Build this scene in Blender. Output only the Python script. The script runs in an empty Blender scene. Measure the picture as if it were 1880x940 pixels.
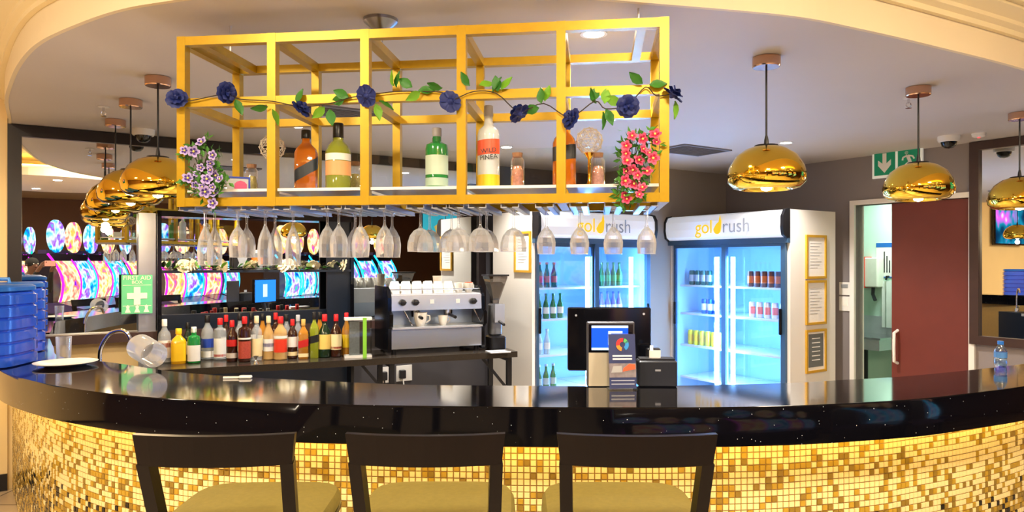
import bpy, bmesh, math, random
from mathutils import Vector, Matrix
random.seed(7)
PI = math.pi
SC = bpy.context.scene
COL = SC.collection

# ------------------------------------------------------------------ camera, world, light, exposure
FPX, HOR, CAMZ = 1300.0, 480.0, 1.65           # focal length and horizon of the 1880x940 frame, eye height
cam = bpy.data.cameras.new('camera'); camo = bpy.data.objects.new('camera', cam); COL.objects.link(camo)
cam.sensor_width = 36.0; cam.sensor_fit = 'HORIZONTAL'; cam.lens = FPX / 1880 * 36
cam.shift_y = (HOR - 470) / 1880; cam.clip_start = 0.02; cam.clip_end = 80
camo.location = (0, 0, CAMZ); camo.rotation_euler = (PI / 2, 0, 0)
SC.camera = camo
SC.view_settings.view_transform = 'Standard'; SC.view_settings.look = 'None'
SC.view_settings.gamma = 1.0; SC.view_settings.use_curve_mapping = False
SC.view_settings.exposure = 0.9
SC.cycles.max_bounces = 10; SC.cycles.transparent_max_bounces = 24
SC.cycles.glossy_bounces = 5; SC.cycles.transmission_bounces = 6; SC.cycles.diffuse_bounces = 4
SC.cycles.sample_clamp_indirect = 6.0
SC.cycles.caustics_reflective = False; SC.cycles.caustics_refractive = False
wd = bpy.data.worlds.new('world'); SC.world = wd; wd.use_nodes = True
wd.node_tree.nodes['Background'].inputs[0].default_value = (0.9, 0.85, 0.8, 1)
wd.node_tree.nodes['Background'].inputs[1].default_value = 0.05

def lamp(kind, name, loc, power, col=(1, 1, 1), size=.1, rot=(0, 0, 0), spot=None):
    l = bpy.data.lights.new(name, kind); l.energy = power; l.color = col
    if kind == 'AREA': l.shape = 'DISK'; l.size = size
    elif kind in ('POINT', 'SPOT'): l.shadow_soft_size = size
    if spot: l.spot_size = spot; l.spot_blend = .6
    o = bpy.data.objects.new(name, l); COL.objects.link(o); o.location = loc; o.rotation_euler = rot
    return o
WARM = (1.0, .85, .64); NEUT = (1.0, .93, .84); ICE = (.45, .74, 1.0)
CEIL, HALLC = 2.65, 3.25
# ceiling lamps of the hall in front of the bar (flush round luminaires, they show in the wall mirror)
HALL_LAMPS = [(-1.9, .6), (.4, .2), (2.6, 1.0), (-1.2, -2.6), (2.0, -2.6), (-4.4, 1.2), (-4.0, -2.6)]
for i, (x, y) in enumerate(HALL_LAMPS):
    lamp('AREA', 'hall_lamp', (x, y, HALLC - .05), 62 if i < 3 else 60, WARM, .5)

# ------------------------------------------------------------------ the room's own axes
MA, MD = .575, 6.3
U = Vector((math.cos(MA), math.sin(MA), 0)); N = Vector((math.sin(MA), -math.cos(MA), 0))
SWALL, DBACK = 6.49, -5.49
def W(s, d, z=0.0): return U * s + N * d + Vector((0, 0, z))
def pz(px, py, z):                      # floor-parallel plane at height z seen at a pixel
    dep = (CAMZ - z) * FPX / (py - HOR); return Vector(((px - 940) / FPX * dep, dep, z))
def pd(px, py, dep): return Vector(((px - 940) / FPX * dep, dep, CAMZ - (py - HOR) / FPX * dep))
def s_at(px, d):                        # along-wall coordinate on the plane d, at a pixel column
    k = (px - 940) / FPX; return (k * N.y * d - N.x * d) / (U.x - k * U.y)
def d_at(px, s):
    k = (px - 940) / FPX; return (k * U.y * s - U.x * s) / (N.x - k * N.y)
def z_at(py, P): return CAMZ - (py - HOR) / FPX * P.y
def mir(px, py, dep):                   # the thing that the wall mirror shows at a pixel, at that optical depth
    v = pd(px, py, dep); t = v.x * N.x + v.y * N.y + MD
    return Vector((v.x - 2 * t * N.x, v.y - 2 * t * N.y, v.z))

# ------------------------------------------------------------------ materials
def lin(c):
    r = []
    for v in c[:3]:
        v = v / 255.0; r.append(v / 12.92 if v <= .04045 else ((v + .055) / 1.055) ** 2.4)
    return (r[0], r[1], r[2], 1)
MATS = {}
def M(name, col, rough=.5, metal=0.0, var=.08, scale=12, bump=0.0, emit=0.0, ecol=None, alpha=1.0, spec=.5, coat=0.0, trans=0.0):
    if name in MATS: return MATS[name]
    m = bpy.data.materials.new(name); m.use_nodes = True; nt = m.node_tree; b = nt.nodes['Principled BSDF']
    tc = nt.nodes.new('ShaderNodeTexCoord'); nz = nt.nodes.new('ShaderNodeTexNoise'); nz.inputs['Scale'].default_value = scale
    nz.inputs['Detail'].default_value = 3
    nt.links.new(tc.outputs['Object'], nz.inputs['Vector'])
    mx = nt.nodes.new('ShaderNodeMix'); mx.data_type = 'RGBA'
    c = lin(col); mx.inputs[6].default_value = tuple(v * (1 - var) for v in c[:3]) + (1,)
    mx.inputs[7].default_value = tuple(min(1, v * (1 + var)) for v in c[:3]) + (1,)
    nt.links.new(nz.outputs['Fac'], mx.inputs[0]); nt.links.new(mx.outputs[2], b.inputs['Base Color'])
    b.inputs['Roughness'].default_value = rough; b.inputs['Metallic'].default_value = metal
    b.inputs['Specular IOR Level'].default_value = spec; b.inputs['Alpha'].default_value = alpha
    b.inputs['Coat Weight'].default_value = coat; b.inputs['Transmission Weight'].default_value = trans
    if emit:
        b.inputs['Emission Color'].default_value = lin(ecol or col); b.inputs['Emission Strength'].default_value = emit
    if bump:
        bp = nt.nodes.new('ShaderNodeBump'); bp.inputs['Strength'].default_value = bump; bp.inputs['Distance'].default_value = .01
        nt.links.new(nz.outputs['Fac'], bp.inputs['Height']); nt.links.new(bp.outputs[0], b.inputs['Normal'])
    MATS[name] = m; return m
def glass(name, tint=(1, 1, 1), refl=.9, edge=.35, base=.04, rough=.02):
    if name in MATS: return MATS[name]
    m = bpy.data.materials.new(name); m.use_nodes = True; nt = m.node_tree; nt.nodes.remove(nt.nodes['Principled BSDF'])
    out = nt.nodes['Material Output']; t = nt.nodes.new('ShaderNodeBsdfTransparent'); t.inputs[0].default_value = tint + (1,)
    g = nt.nodes.new('ShaderNodeBsdfGlossy'); g.inputs['Roughness'].default_value = rough; g.inputs[0].default_value = (refl, refl, refl, 1)
    lw = nt.nodes.new('ShaderNodeLayerWeight'); lw.inputs['Blend'].default_value = edge
    mr = nt.nodes.new('ShaderNodeMapRange'); mr.inputs[3].default_value = base; mr.inputs[4].default_value = 1.0
    mx = nt.nodes.new('ShaderNodeMixShader')
    nt.links.new(lw.outputs['Facing'], mr.inputs[0]); nt.links.new(mr.outputs[0], mx.inputs[0])
    nt.links.new(t.outputs[0], mx.inputs[1]); nt.links.new(g.outputs[0], mx.inputs[2]); nt.links.new(mx.outputs[0], out.inputs[0])
    MATS[name] = m; return m
def stemware(name):  # matte white mixed into the glass edges paints in their bright outlines
    m = glass(name, (.99, .99, 1.0), 1.0, .5, .10, .03); nt = m.node_tree
    mx = [n for n in nt.nodes if n.type == 'MIX_SHADER'][0]; g = [n for n in nt.nodes if n.type == 'BSDF_GLOSSY'][0]
    d = nt.nodes.new('ShaderNodeBsdfDiffuse'); d.inputs[0].default_value = (.95, .98, 1, 1); tr = nt.nodes.new('ShaderNodeBsdfTranslucent'); tr.inputs[0].default_value = (.95, .98, 1, 1)
    a = nt.nodes.new('ShaderNodeMixShader'); a.inputs[0].default_value = .5; nt.links.new(d.outputs[0], a.inputs[1]); nt.links.new(tr.outputs[0], a.inputs[2])
    c = nt.nodes.new('ShaderNodeMixShader'); c.inputs[0].default_value = .6; nt.links.new(g.outputs[0], c.inputs[1]); nt.links.new(a.outputs[0], c.inputs[2]); nt.links.new(c.outputs[0], mx.inputs[2]); return m
def emis(name, col, st):
    if name in MATS: return MATS[name]
    m = bpy.data.materials.new(name); m.use_nodes = True; nt = m.node_tree; nt.nodes.remove(nt.nodes['Principled BSDF'])
    e = nt.nodes.new('ShaderNodeEmission'); e.inputs[0].default_value = lin(col); e.inputs[1].default_value = st
    nt.links.new(e.outputs[0], nt.nodes['Material Output'].inputs[0]); MATS[name] = m; return m
def screen(name, cols, scale, st):      # a lit game screen: patches of saturated colour
    m = bpy.data.materials.new(name); m.use_nodes = True; nt = m.node_tree; nt.nodes.remove(nt.nodes['Principled BSDF'])
    tc = nt.nodes.new('ShaderNodeTexCoord'); v = nt.nodes.new('ShaderNodeTexNoise'); v.inputs['Scale'].default_value = scale
    v.inputs['Detail'].default_value = 2
    oi = nt.nodes.new('ShaderNodeObjectInfo'); va = nt.nodes.new('ShaderNodeVectorMath')
    sc = nt.nodes.new('ShaderNodeVectorMath'); sc.operation = 'SCALE'; sc.inputs[0].default_value = (7, 5, 3)
    nt.links.new(oi.outputs['Random'], sc.inputs['Scale']); nt.links.new(tc.outputs['Object'], va.inputs[0]); nt.links.new(sc.outputs[0], va.inputs[1])
    nt.links.new(va.outputs[0], v.inputs['Vector'])
    cr = nt.nodes.new('ShaderNodeValToRGB'); el = cr.color_ramp.elements
    while len(el) < len(cols): el.new(.5)
    for i, c in enumerate(cols): el[i].position = .28 + .44 * i / (len(cols) - 1); el[i].color = lin(c)
    e = nt.nodes.new('ShaderNodeEmission'); e.inputs[1].default_value = st
    nt.links.new(v.outputs['Fac'], cr.inputs[0]); nt.links.new(cr.outputs[0], e.inputs[0]); nt.links.new(e.outputs[0], nt.nodes['Material Output'].inputs[0])
    MATS[name] = m; return m

GOLDPAINT = M('gold_paint', (186, 148, 14), .33, .35, .12, 30)
GOLDMIR = M('gold_mirror', (252, 210, 80), .06, 1.0, .04, 4)
CHROME = M('chrome', (225, 225, 228), .08, 1.0, .03)
STEEL = M('steel', (226, 228, 232), .34, .7, .05, 20)
ALU = M('aluminium', (190, 195, 205), .3, .9, .05)
BLACK = M('black_plastic', (18, 18, 22), .35)
BLACKG = M('black_gloss', (10, 10, 14), .12)
NAVY = M('navy_laminate', (20, 28, 40), .3)
WHITE = M('white_paint', (236, 234, 228), .45, 0, .03)
CERAM = M('white_ceramic', (244, 240, 230), .15, 0, .02)
CREAM = M('cream_wall', (240, 214, 158), .6, 0, .04, 3)
MIRROR = M('mirror_silver', (232, 236, 236), .0, 1.0, 0.0)
CLEAR = glass('clear_glass', (.97, .98, .98), .95, .32, .05)
STEMW = stemware('stem_glass')
PANE = glass('window_pane', (.96, .98, .98), .95, .12, .03)
BLUEGLOW = emis('tube_glow', (118, 178, 255), 50)
PAPER = M('paper', (240, 238, 232), .7, 0, .03)
LEAF = M('leaf_green', (52, 120, 38), .45, 0, .35, 25)
LEAFY = M('leaf_lime', (110, 170, 40), .45, 0, .3, 25)
STEMD = M('vine_stem', (58, 48, 34), .7)
WOODD = M('dark_wood', (13, 7, 7), .35, 0, .25, 9, spec=.2)
BROWNF = M('brown_frame', (62, 42, 38), .4, 0, .2, 8)

# ------------------------------------------------------------------ mesh helpers
class MB:
    def __init__(s): s.v = []; s.f = []; s.m = []
    def add(s, vs, fs, mi=0, mtx=None):
        o = len(s.v); s.v += [tuple(mtx @ Vector(p)) if mtx else tuple(p) for p in vs]
        s.f += [tuple(i + o for i in f) for f in fs]; s.m += [mi] * len(fs); return s
    def box(s, c, d, mi=0, rot=None, mtx=None):
        x, y, z = d[0] / 2, d[1] / 2, d[2] / 2
        vs = [Vector((sx * x, sy * y, sz * z)) for sz in (-1, 1) for sy in (-1, 1) for sx in (-1, 1)]
        if rot: vs = [rot @ p for p in vs]
        vs = [p + Vector(c) for p in vs]
        return s.add(vs, [(0, 2, 3, 1), (4, 5, 7, 6), (0, 1, 5, 4), (2, 6, 7, 3), (0, 4, 6, 2), (1, 3, 7, 5)], mi, mtx)
    def b2(s, x0, x1, y0, y1, z0, z1, mi=0): return s.box(((x0 + x1) / 2, (y0 + y1) / 2, (z0 + z1) / 2), (x1 - x0, y1 - y0, z1 - z0), mi)
    def rbox(s, x0, x1, y0, y1, z0, z1, r, mi=0, n=4):     # box with rounded vertical edges and eased top/bottom
        cx, cy = (x0 + x1) / 2, (y0 + y1) / 2; hx, hy = (x1 - x0) / 2, (y1 - y0) / 2
        def ring(z, ins):
            out = []
            for qx, qy, a0 in ((1, 1, 0), (-1, 1, 90), (-1, -1, 180), (1, -1, 270)):
                for i in range(n + 1):
                    a = math.radians(a0 + 90 * i / n)
                    out.append((cx + qx * (hx - r) + (r - ins) * math.cos(a), cy + qy * (hy - r) + (r - ins) * math.sin(a), z))
            return out
        e = min(r * .5, (z1 - z0) * .3); rs = [ring(z0, e), ring(z0 + e, 0), ring(z1 - e, 0), ring(z1, e)]
        k = len(rs[0]); vs = sum(rs, []); fs = [tuple(reversed(range(k))), tuple(range(3 * k, 4 * k))]
        for j in range(3):
            for i in range(k): fs.append((j * k + i, j * k + (i + 1) % k, (j + 1) * k + (i + 1) % k, (j + 1) * k + i))
        return s.add(vs, fs, mi)
    def lathe(s, prof, n=20, mi=0, sq=2.0, c=(0, 0, 0), sx=1.0, sy=1.0, cap=True, mtx=None):
        vs = []; fs = []
        for r, z in prof:
            for i in range(n):
                a = 2 * PI * (i + .5) / n; ca, sa = math.cos(a), math.sin(a)
                k = (abs(ca) ** sq + abs(sa) ** sq) ** (-1 / sq)
                vs.append((c[0] + r * k * ca * sx, c[1] + r * k * sa * sy, c[2] + z))
        for j in range(len(prof) - 1):
            for i in range(n): fs.append((j * n + i, j * n + (i + 1) % n, (j + 1) * n + (i + 1) % n, (j + 1) * n + i))
        if cap:
            if prof[0][0] > 1e-5: fs.append(tuple(reversed(range(n))))
            if prof[-1][0] > 1e-5: fs.append(tuple(range((len(prof) - 1) * n, len(prof) * n)))
        return s.add(vs, fs, mi, mtx)
    def tube(s, pts, r, n=8, mi=0, cap=True):
        pts = [Vector(p) for p in pts]; rr = r if isinstance(r, (list, tuple)) else [r] * len(pts)
        vs = []; fs = []; t0 = (pts[1] - pts[0]).normalized()
        up = Vector((0, 0, 1)) if abs(t0.z) < .9 else Vector((1, 0, 0)); a = t0.cross(up).normalized()
        for i, p in enumerate(pts):
            t = (pts[min(i + 1, len(pts) - 1)] - pts[max(i - 1, 0)]).normalized()
            a = (a - t * a.dot(t)).normalized(); b = t.cross(a)
            for j in range(n):
                an = 2 * PI * j / n; vs.append(p + (a * math.cos(an) + b * math.sin(an)) * rr[i])
        for i in range(len(pts) - 1):
            for j in range(n): fs.append((i * n + j, i * n + (j + 1) % n, (i + 1) * n + (j + 1) % n, (i + 1) * n + j))
        if cap: fs += [tuple(reversed(range(n))), tuple(range((len(pts) - 1) * n, len(pts) * n))]
        return s.add(vs, fs, mi)
    def bar(s, p, q, w, h=None, mi=0):          # square bar between two points
        p, q = Vector(p), Vector(q); d = q - p; L = d.length; h = h or w
        rot = d.to_track_quat('X', 'Z').to_matrix(); return s.box((p + q) / 2, (L, w, h), mi, rot)
    def poly(s, pts, y0, y1, mi=0):             # outline in x,z given thickness along y
        k = len(pts); vs = [(x, y0, z) for x, z in pts] + [(x, y1, z) for x, z in pts]
        fs = [tuple(range(k)), tuple(reversed(range(k, 2 * k)))] + [(i, k + i, k + (i + 1) % k, (i + 1) % k) for i in range(k)]
        return s.add(vs, fs, mi)
    def build(s, name, mats, parent=None, smooth=False, mtx=None):
        me = bpy.data.meshes.new(name); me.from_pydata(s.v, [], s.f)
        for m in (mats if isinstance(mats, (list, tuple)) else [mats]): me.materials.append(m)
        me.polygons.foreach_set('material_index', s.m)
        bm = bmesh.new(); bm.from_mesh(me); bmesh.ops.recalc_face_normals(bm, faces=bm.faces); bm.to_mesh(me); bm.free()
        if smooth:
            me.polygons.foreach_set('use_smooth', [True] * len(me.polygons))
            try: me.set_sharp_from_angle(angle=math.radians(38))
            except Exception: pass
        o = bpy.data.objects.new(name, me); COL.objects.link(o)
        if parent: o.parent = parent
        if mtx: o.matrix_world = mtx
        return o
def link_mesh(name, me, parent, loc, rot=(0, 0, 0), sc=(1, 1, 1)):
    o = bpy.data.objects.new(name, me); COL.objects.link(o); o.parent = parent; o.location = loc; o.rotation_euler = rot; o.scale = sc; return o
def tag(o, label, cat, group=None):
    o['label'] = label; o['category'] = cat
    if group: o['group'] = group
    return o
def thing(name, label, cat, loc=(0, 0, 0), rotz=0, group=None):
    o = bpy.data.objects.new(name, None); COL.objects.link(o); o.empty_display_size = .05
    o.location = loc; o.rotation_euler = (0, 0, rotz); return tag(o, label, cat, group)
def struct(o): o['kind'] = 'structure'; return o
def dup(root, loc, rotz=None, label=None):
    r = root.copy(); COL.objects.link(r); r.location = loc
    if rotz is not None: r.rotation_euler = (0, 0, rotz)
    if label: r['label'] = label
    for ch in root.children:
        c = ch.copy(); COL.objects.link(c); c.parent = r
        for g in ch.children:
            e = g.copy(); COL.objects.link(e); e.parent = c
    return r
def text(name, body, size, m, parent, loc, rot=(PI / 2, 0, 0), align='CENTER', ext=.0006, shear=0):
    c = bpy.data.curves.new(name, 'FONT'); c.body = body; c.size = size; c.align_x = align; c.align_y = 'CENTER'; c.extrude = ext; c.shear = shear
    c.materials.append(m); tmp = bpy.data.objects.new(name, c); COL.objects.link(tmp); dg = bpy.context.evaluated_depsgraph_get()
    me = bpy.data.meshes.new_from_object(tmp.evaluated_get(dg)); bpy.data.objects.remove(tmp)
    o = bpy.data.objects.new(name, me); COL.objects.link(o); o.parent = parent; o.location = loc; o.rotation_euler = rot; return o
def spline(pts, per=8):
    pts = [Vector(p) for p in pts]; out = []
    for i in range(len(pts) - 1):
        p0 = pts[max(i - 1, 0)]; p1 = pts[i]; p2 = pts[i + 1]; p3 = pts[min(i + 2, len(pts) - 1)]
        for k in range(per):
            t = k / per
            out.append(.5 * ((2 * p1) + (-p0 + p2) * t + (2 * p0 - 5 * p1 + 4 * p2 - p3) * t * t + (-p0 + 3 * p1 - 3 * p2 + p3) * t ** 3))
    out.append(pts[-1]); return out
def resample(pts, step):
    out = [pts[0].copy()]; acc = 0
    for a, b in zip(pts, pts[1:]):
        L = (b - a).length; t = step - acc
        while t <= L: out.append(a.lerp(b, t / L)); t += step
        acc = (acc + L) % step
    return out
ORD = ['first', 'second', 'third', 'fourth', 'fifth', 'sixth', 'seventh', 'eighth', 'ninth', 'tenth', 'eleventh', 'twelfth', 'thirteenth',
       'fourteenth', 'fifteenth', 'sixteenth', 'seventeenth', 'eighteenth', 'nineteenth', 'twentieth', 'twenty-first', 'twenty-second',
       'twenty-third', 'twenty-fourth', 'twenty-fifth', 'twenty-sixth', 'twenty-seventh', 'twenty-eighth', 'twenty-ninth', 'thirtieth']
RZ1, RZ2 = MA, MA - PI / 2               # things that face out from the mirror wall / from the door wall
MW = Matrix.Translation(W(0, -MD)) @ Matrix.Rotation(MA, 4, 'Z')            # x = s, -y = out of the mirror wall
DW = Matrix.Translation(W(SWALL, 0)) @ Matrix.Rotation(MA - PI / 2, 4, 'Z')  # x = d, -y = out of the door wall

# ------------------------------------------------------------------ setting
GREY = M('grey_wall_paint', (138, 130, 130), .55, 0, .05, 2)
DGREY = M('dark_wall_paint', (66, 64, 68), .5, 0, .06, 3)
CEILM = M('ceiling_paint', (208, 201, 194), .6, 0, .03, 2)
HCEIL = M('hall_ceiling_paint', (236, 214, 170), .6, 0, .03, 2)
MINT = M('mint_wall', (196, 232, 208), .5, 0, .03, 3)
def floor_mat():  # unseen floor, pale tone chosen to bounce light onto the bar ceiling
    m = M('floor_stone', (190, 172, 150), .25, 0, .2, 6); nt = m.node_tree; b = nt.nodes['Principled BSDF']
    br = nt.nodes.new('ShaderNodeTexBrick'); br.offset = 0; br.inputs['Scale'].default_value = 1.0
    br.inputs['Brick Width'].default_value = .6; br.inputs['Row Height'].default_value = .6; br.inputs['Mortar Size'].default_value = .006
    br.inputs['Color1'].default_value = lin((196, 178, 156)); br.inputs['Color2'].default_value = lin((182, 164, 142)); br.inputs['Mortar'].default_value = lin((110, 98, 86))
    nt.links.new(nt.nodes['Texture Coordinate'].outputs['Object'], br.inputs['Vector']); nt.links.new(br.outputs[0], b.inputs['Base Color']); return m
c0, c1, c2, c3 = W(-7, -7), W(11, -7), W(11, 9), W(-7, 9)
fl = MB(); fl.add([(p.x, p.y, z) for z in (-.06, 0) for p in (c0, c1, c2, c3)], [(0, 1, 2, 3), (4, 7, 6, 5), (0, 4, 5, 1), (1, 5, 6, 2), (2, 6, 7, 3), (3, 7, 4, 0)])
struct(fl.build('floor', floor_mat()))
hc = MB(); hc.add([(p.x, p.y, z) for z in (HALLC, HALLC + .06) for p in (c0, c1, c2, c3)], [(0, 1, 2, 3), (4, 7, 6, 5), (0, 4, 5, 1), (1, 5, 6, 2), (2, 6, 7, 3), (3, 7, 4, 0)])
struct(hc.build('ceiling_hall', HCEIL))
# mirror wall: cream to the left of the mirror and under its sill, dark grey on
SM0, SM1 = s_at(14, -MD), s_at(889, -MD)          # mirror ends
SPAN = s_at(291, -MD)
w = MB(); w.b2(-7, SM0 - .0, -.03, .15, 0, HALLC); w.b2(SM0, SPAN, -.012, .15, 0, 1.03); struct(w.build('wall_left', CREAM, mtx=MW))
w = MB(); w.b2(SPAN, 5.3, 0, .15, 0, HALLC, 0); w.b2(SM0, SPAN, 0, .15, 1.03, HALLC, 0); struct(w.build('wall_mirror_side', DGREY, mtx=MW))
w = MB(); w.b2(-7, SM0, -.045, -.03, 0, .12); struct(w.build('baseboard_left', BLACK, mtx=MW))
w = MB(); bk = -DBACK - MD
w.b2(5.3, SWALL, bk, bk + .12, 0, CEIL); w.b2(5.2, 5.3, bk, .12, 0, CEIL)
struct(w.build('wall_back', M('taupe_wall', (150, 138, 124), .55, 0, .05, 2), mtx=MW))
# door wall with its opening
DL, DR = d_at(1571, SWALL), d_at(1781, SWALL); DTOP = 2.19
w = MB(); w.b2(DBACK, DL, 0, .12, 0, HALLC); w.b2(DL, DR, 0, .12, DTOP, HALLC); w.b2(DR, -.5, 0, .12, 0, HALLC)
struct(w.build('wall_right', GREY, mtx=DW))
w = MB(); w.box((.0, 0, 0), (.01, .01, .01)); w = MB()
w.add([tuple(W(s, d, z)) for z in (0, HALLC) for s, d in ((SWALL, -.5), (11, -.5), (11, -.4), (SWALL, -.4))], [(0, 1, 2, 3), (4, 7, 6, 5), (0, 4, 5, 1), (1, 5, 6, 2), (2, 6, 7, 3), (3, 7, 4, 0)])
struct(w.build('wall_hall_corner', CREAM))
HALLW = M('hall_wall', (120, 84, 60), .6, 0, .1, 2)
for nm, a, b in (('wall_hall_side', (11, -.5), (11, 9)), ('wall_hall_rear', (11, 9), (-7, 9)), ('wall_hall_far', (-7, 9), (-7, -MD))):
    p, q = W(*a), W(*b); w = MB(); w.bar(p + Vector((0, 0, HALLC / 2)), q + Vector((0, 0, HALLC / 2)), .1, HALLC); struct(w.build(nm, HALLW))

# bar ceiling, its curved drop and the stepped cornice
FP = [(-3.78, 5.28), (-3.6, 5.06), (-3.16, 4.41), (-2.83, 3.98), (-2.51, 3.59), (-2.21, 3.27), (-1.94, 3.05), (-1.59, 2.82), (-1.32, 2.71), (-.9, 2.59), (-.45, 2.54), (0, 2.59),
      (.4, 2.70), (1.1, 2.86), (1.49, 3.03), (1.95, 3.27), (2.63, 3.65), (3.3, 4.1), (4.1, 4.75), (4.9, 5.5)]
FC = spline([(x, y, 0) for x, y in FP], 6)
poly = [p.copy() for p in FC] + [W(SWALL + .06, -3.2), W(SWALL + .06, DBACK - .9), W(-.4, -MD - .06)]
ce = MB(); k = len(poly); ce.add([(p.x, p.y, z) for z in (CEIL, CEIL + .04) for p in poly], [tuple(range(k)), tuple(range(2 * k - 1, k - 1, -1))])
ceo = ce.build('ceiling_bar', CEILM); bm = bmesh.new(); bm.from_mesh(ceo.data); bmesh.ops.triangulate(bm, faces=bm.faces); bm.to_mesh(ceo.data); bm.free(); struct(ceo)
def sweep(path, prof, name, m, smooth=False):
    mb = MB(); k = len(prof); vs = []
    for i, p in enumerate(path):
        t = (path[min(i + 1, len(path) - 1)] - path[max(i - 1, 0)]).normalized(); o = Vector((t.y, -t.x, 0))
        vs += [(p.x + o.x * a, p.y + o.y * a, z) for a, z in prof]
    fs = [(i * k + j, i * k + (j + 1) % k, (i + 1) * k + (j + 1) % k, (i + 1) * k + j) for i in range(len(path) - 1) for j in range(k)]
    fs += [tuple(range(k)), tuple(range((len(path) - 1) * k, len(path) * k))]
    mb.add(vs, fs); return mb.build(name, m, smooth=smooth)
C0 = CEIL - .004
struct(sweep(FC, [(-.02, C0), (.0, C0), (.0, C0 + .14), (-.02, C0 + .14)], 'trim_fascia', M('fascia_paint', (238, 224, 190), .55, 0, .03, 3)))
struct(sweep(FC, [(-.02, C0 + .14), (.025, C0 + .14), (.025, C0 + .165), (.05, C0 + .18), (.05, C0 + .20), (.10, C0 + .235), (.10, C0 + .25), (.13, C0 + .25), (.13, C0 + .275),
                  (.20, C0 + .33), (.20, C0 + .345), (.24, C0 + .345), (.24, C0 + .37), (.31, C0 + .43), (.31, HALLC), (-.02, HALLC)], 'trim_cornice', M('cornice_paint', (246, 232, 190), .4, 0, .02, 3)))

# room behind the door
w = MB(); x0, x1 = DL - 1.7, DR + .5
w.b2(x0 - .08, x0, .12, 2.4, 0, 2.6); w.b2(x1, x1 + .08, .12, 2.4, 0, 2.6); w.b2(x0, x1, 2.32, 2.4, 0, 2.6); w.b2(x0, x1, .12, 2.4, 2.6, 2.66)
struct(w.build('wall_kitchen', MINT, mtx=DW))
lamp('AREA', 'kitchen_lamp', DW @ Vector(((x0 + x1) / 2, 1.0, 2.55)), 16, (.86, 1.0, .93), .5)
kl = MB(); kl.lathe([(.26, 0), (.26, .03), (.22, .04)], 24); tag(kl.build('ceiling_lamp', emis('kitchen_glow', (235, 255, 245), 2), mtx=DW @ Matrix.Translation(((x0 + x1) / 2, 1.2, 2.56))), 'round white ceiling lamp in the green room behind the door', 'lamp')
w = MB(); fw = .045
w.b2(DL - fw, DL, -.03, .14, 0, DTOP); w.b2(DR, DR + fw, -.03, .14, 0, DTOP); w.b2(DL - fw, DR + fw, -.03, .14, DTOP, DTOP + fw)
struct(w.build('trim_1', WHITE, mtx=DW))
DLEAF = d_at(1635, SWALL)
w = MB(); w.b2(DLEAF, DR, .02, .065, .01, DTOP - .005)
door = struct(w.build('door_1', M('maroon_door', (108, 46, 38), .45, 0, .12, 5), mtx=DW))
hz = z_at(637, DW @ Vector((DLEAF + .06, 0, 0)))
h = MB(); h.tube([(DLEAF + .055, .02, hz - .15), (DLEAF + .055, -.04, hz - .13), (DLEAF + .055, -.045, hz), (DLEAF + .055, -.04, hz + .13), (DLEAF + .055, .02, hz + .15)], .014, 10)
h.build('door_handle', WHITE, door, True)

# ------------------------------------------------------------------ bar counter
FRONT = [(-3.75, 4.95), (-3.35, 4.45), (-2.93, 3.95), (-2.53, 3.52), (-2.17, 3.23), (-1.88, 3.05), (-1.56, 2.90), (-1.22, 2.80), (-.63, 2.715), (0, 2.675), (.4, 2.665), (.74, 2.67), (1.07, 2.70), (1.32, 2.75), (1.62, 2.83), (1.86, 2.93), (2.26, 3.12), (2.75, 3.42), (3.3, 3.85)]
BACKE = [(-3.3, 5.05), (-2.95, 4.55), (-2.62, 4.1), (-2.16, 3.84), (-1.76, 3.575), (-1.38, 3.40), (-.74, 3.22), (-.40, 3.15), (0, 3.13), (.35, 3.12), (.71, 3.13), (1.24, 3.20), (1.52, 3.28), (1.96, 3.42), (2.75, 3.80), (3.05, 4.05), (3.15, 4.15)]
CT, CTH = 1.10, .15
FR = spline([(x, y, 0) for x, y in FRONT], 6); BK = spline([(x, y, 0) for x, y in BACKE], 6)
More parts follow.
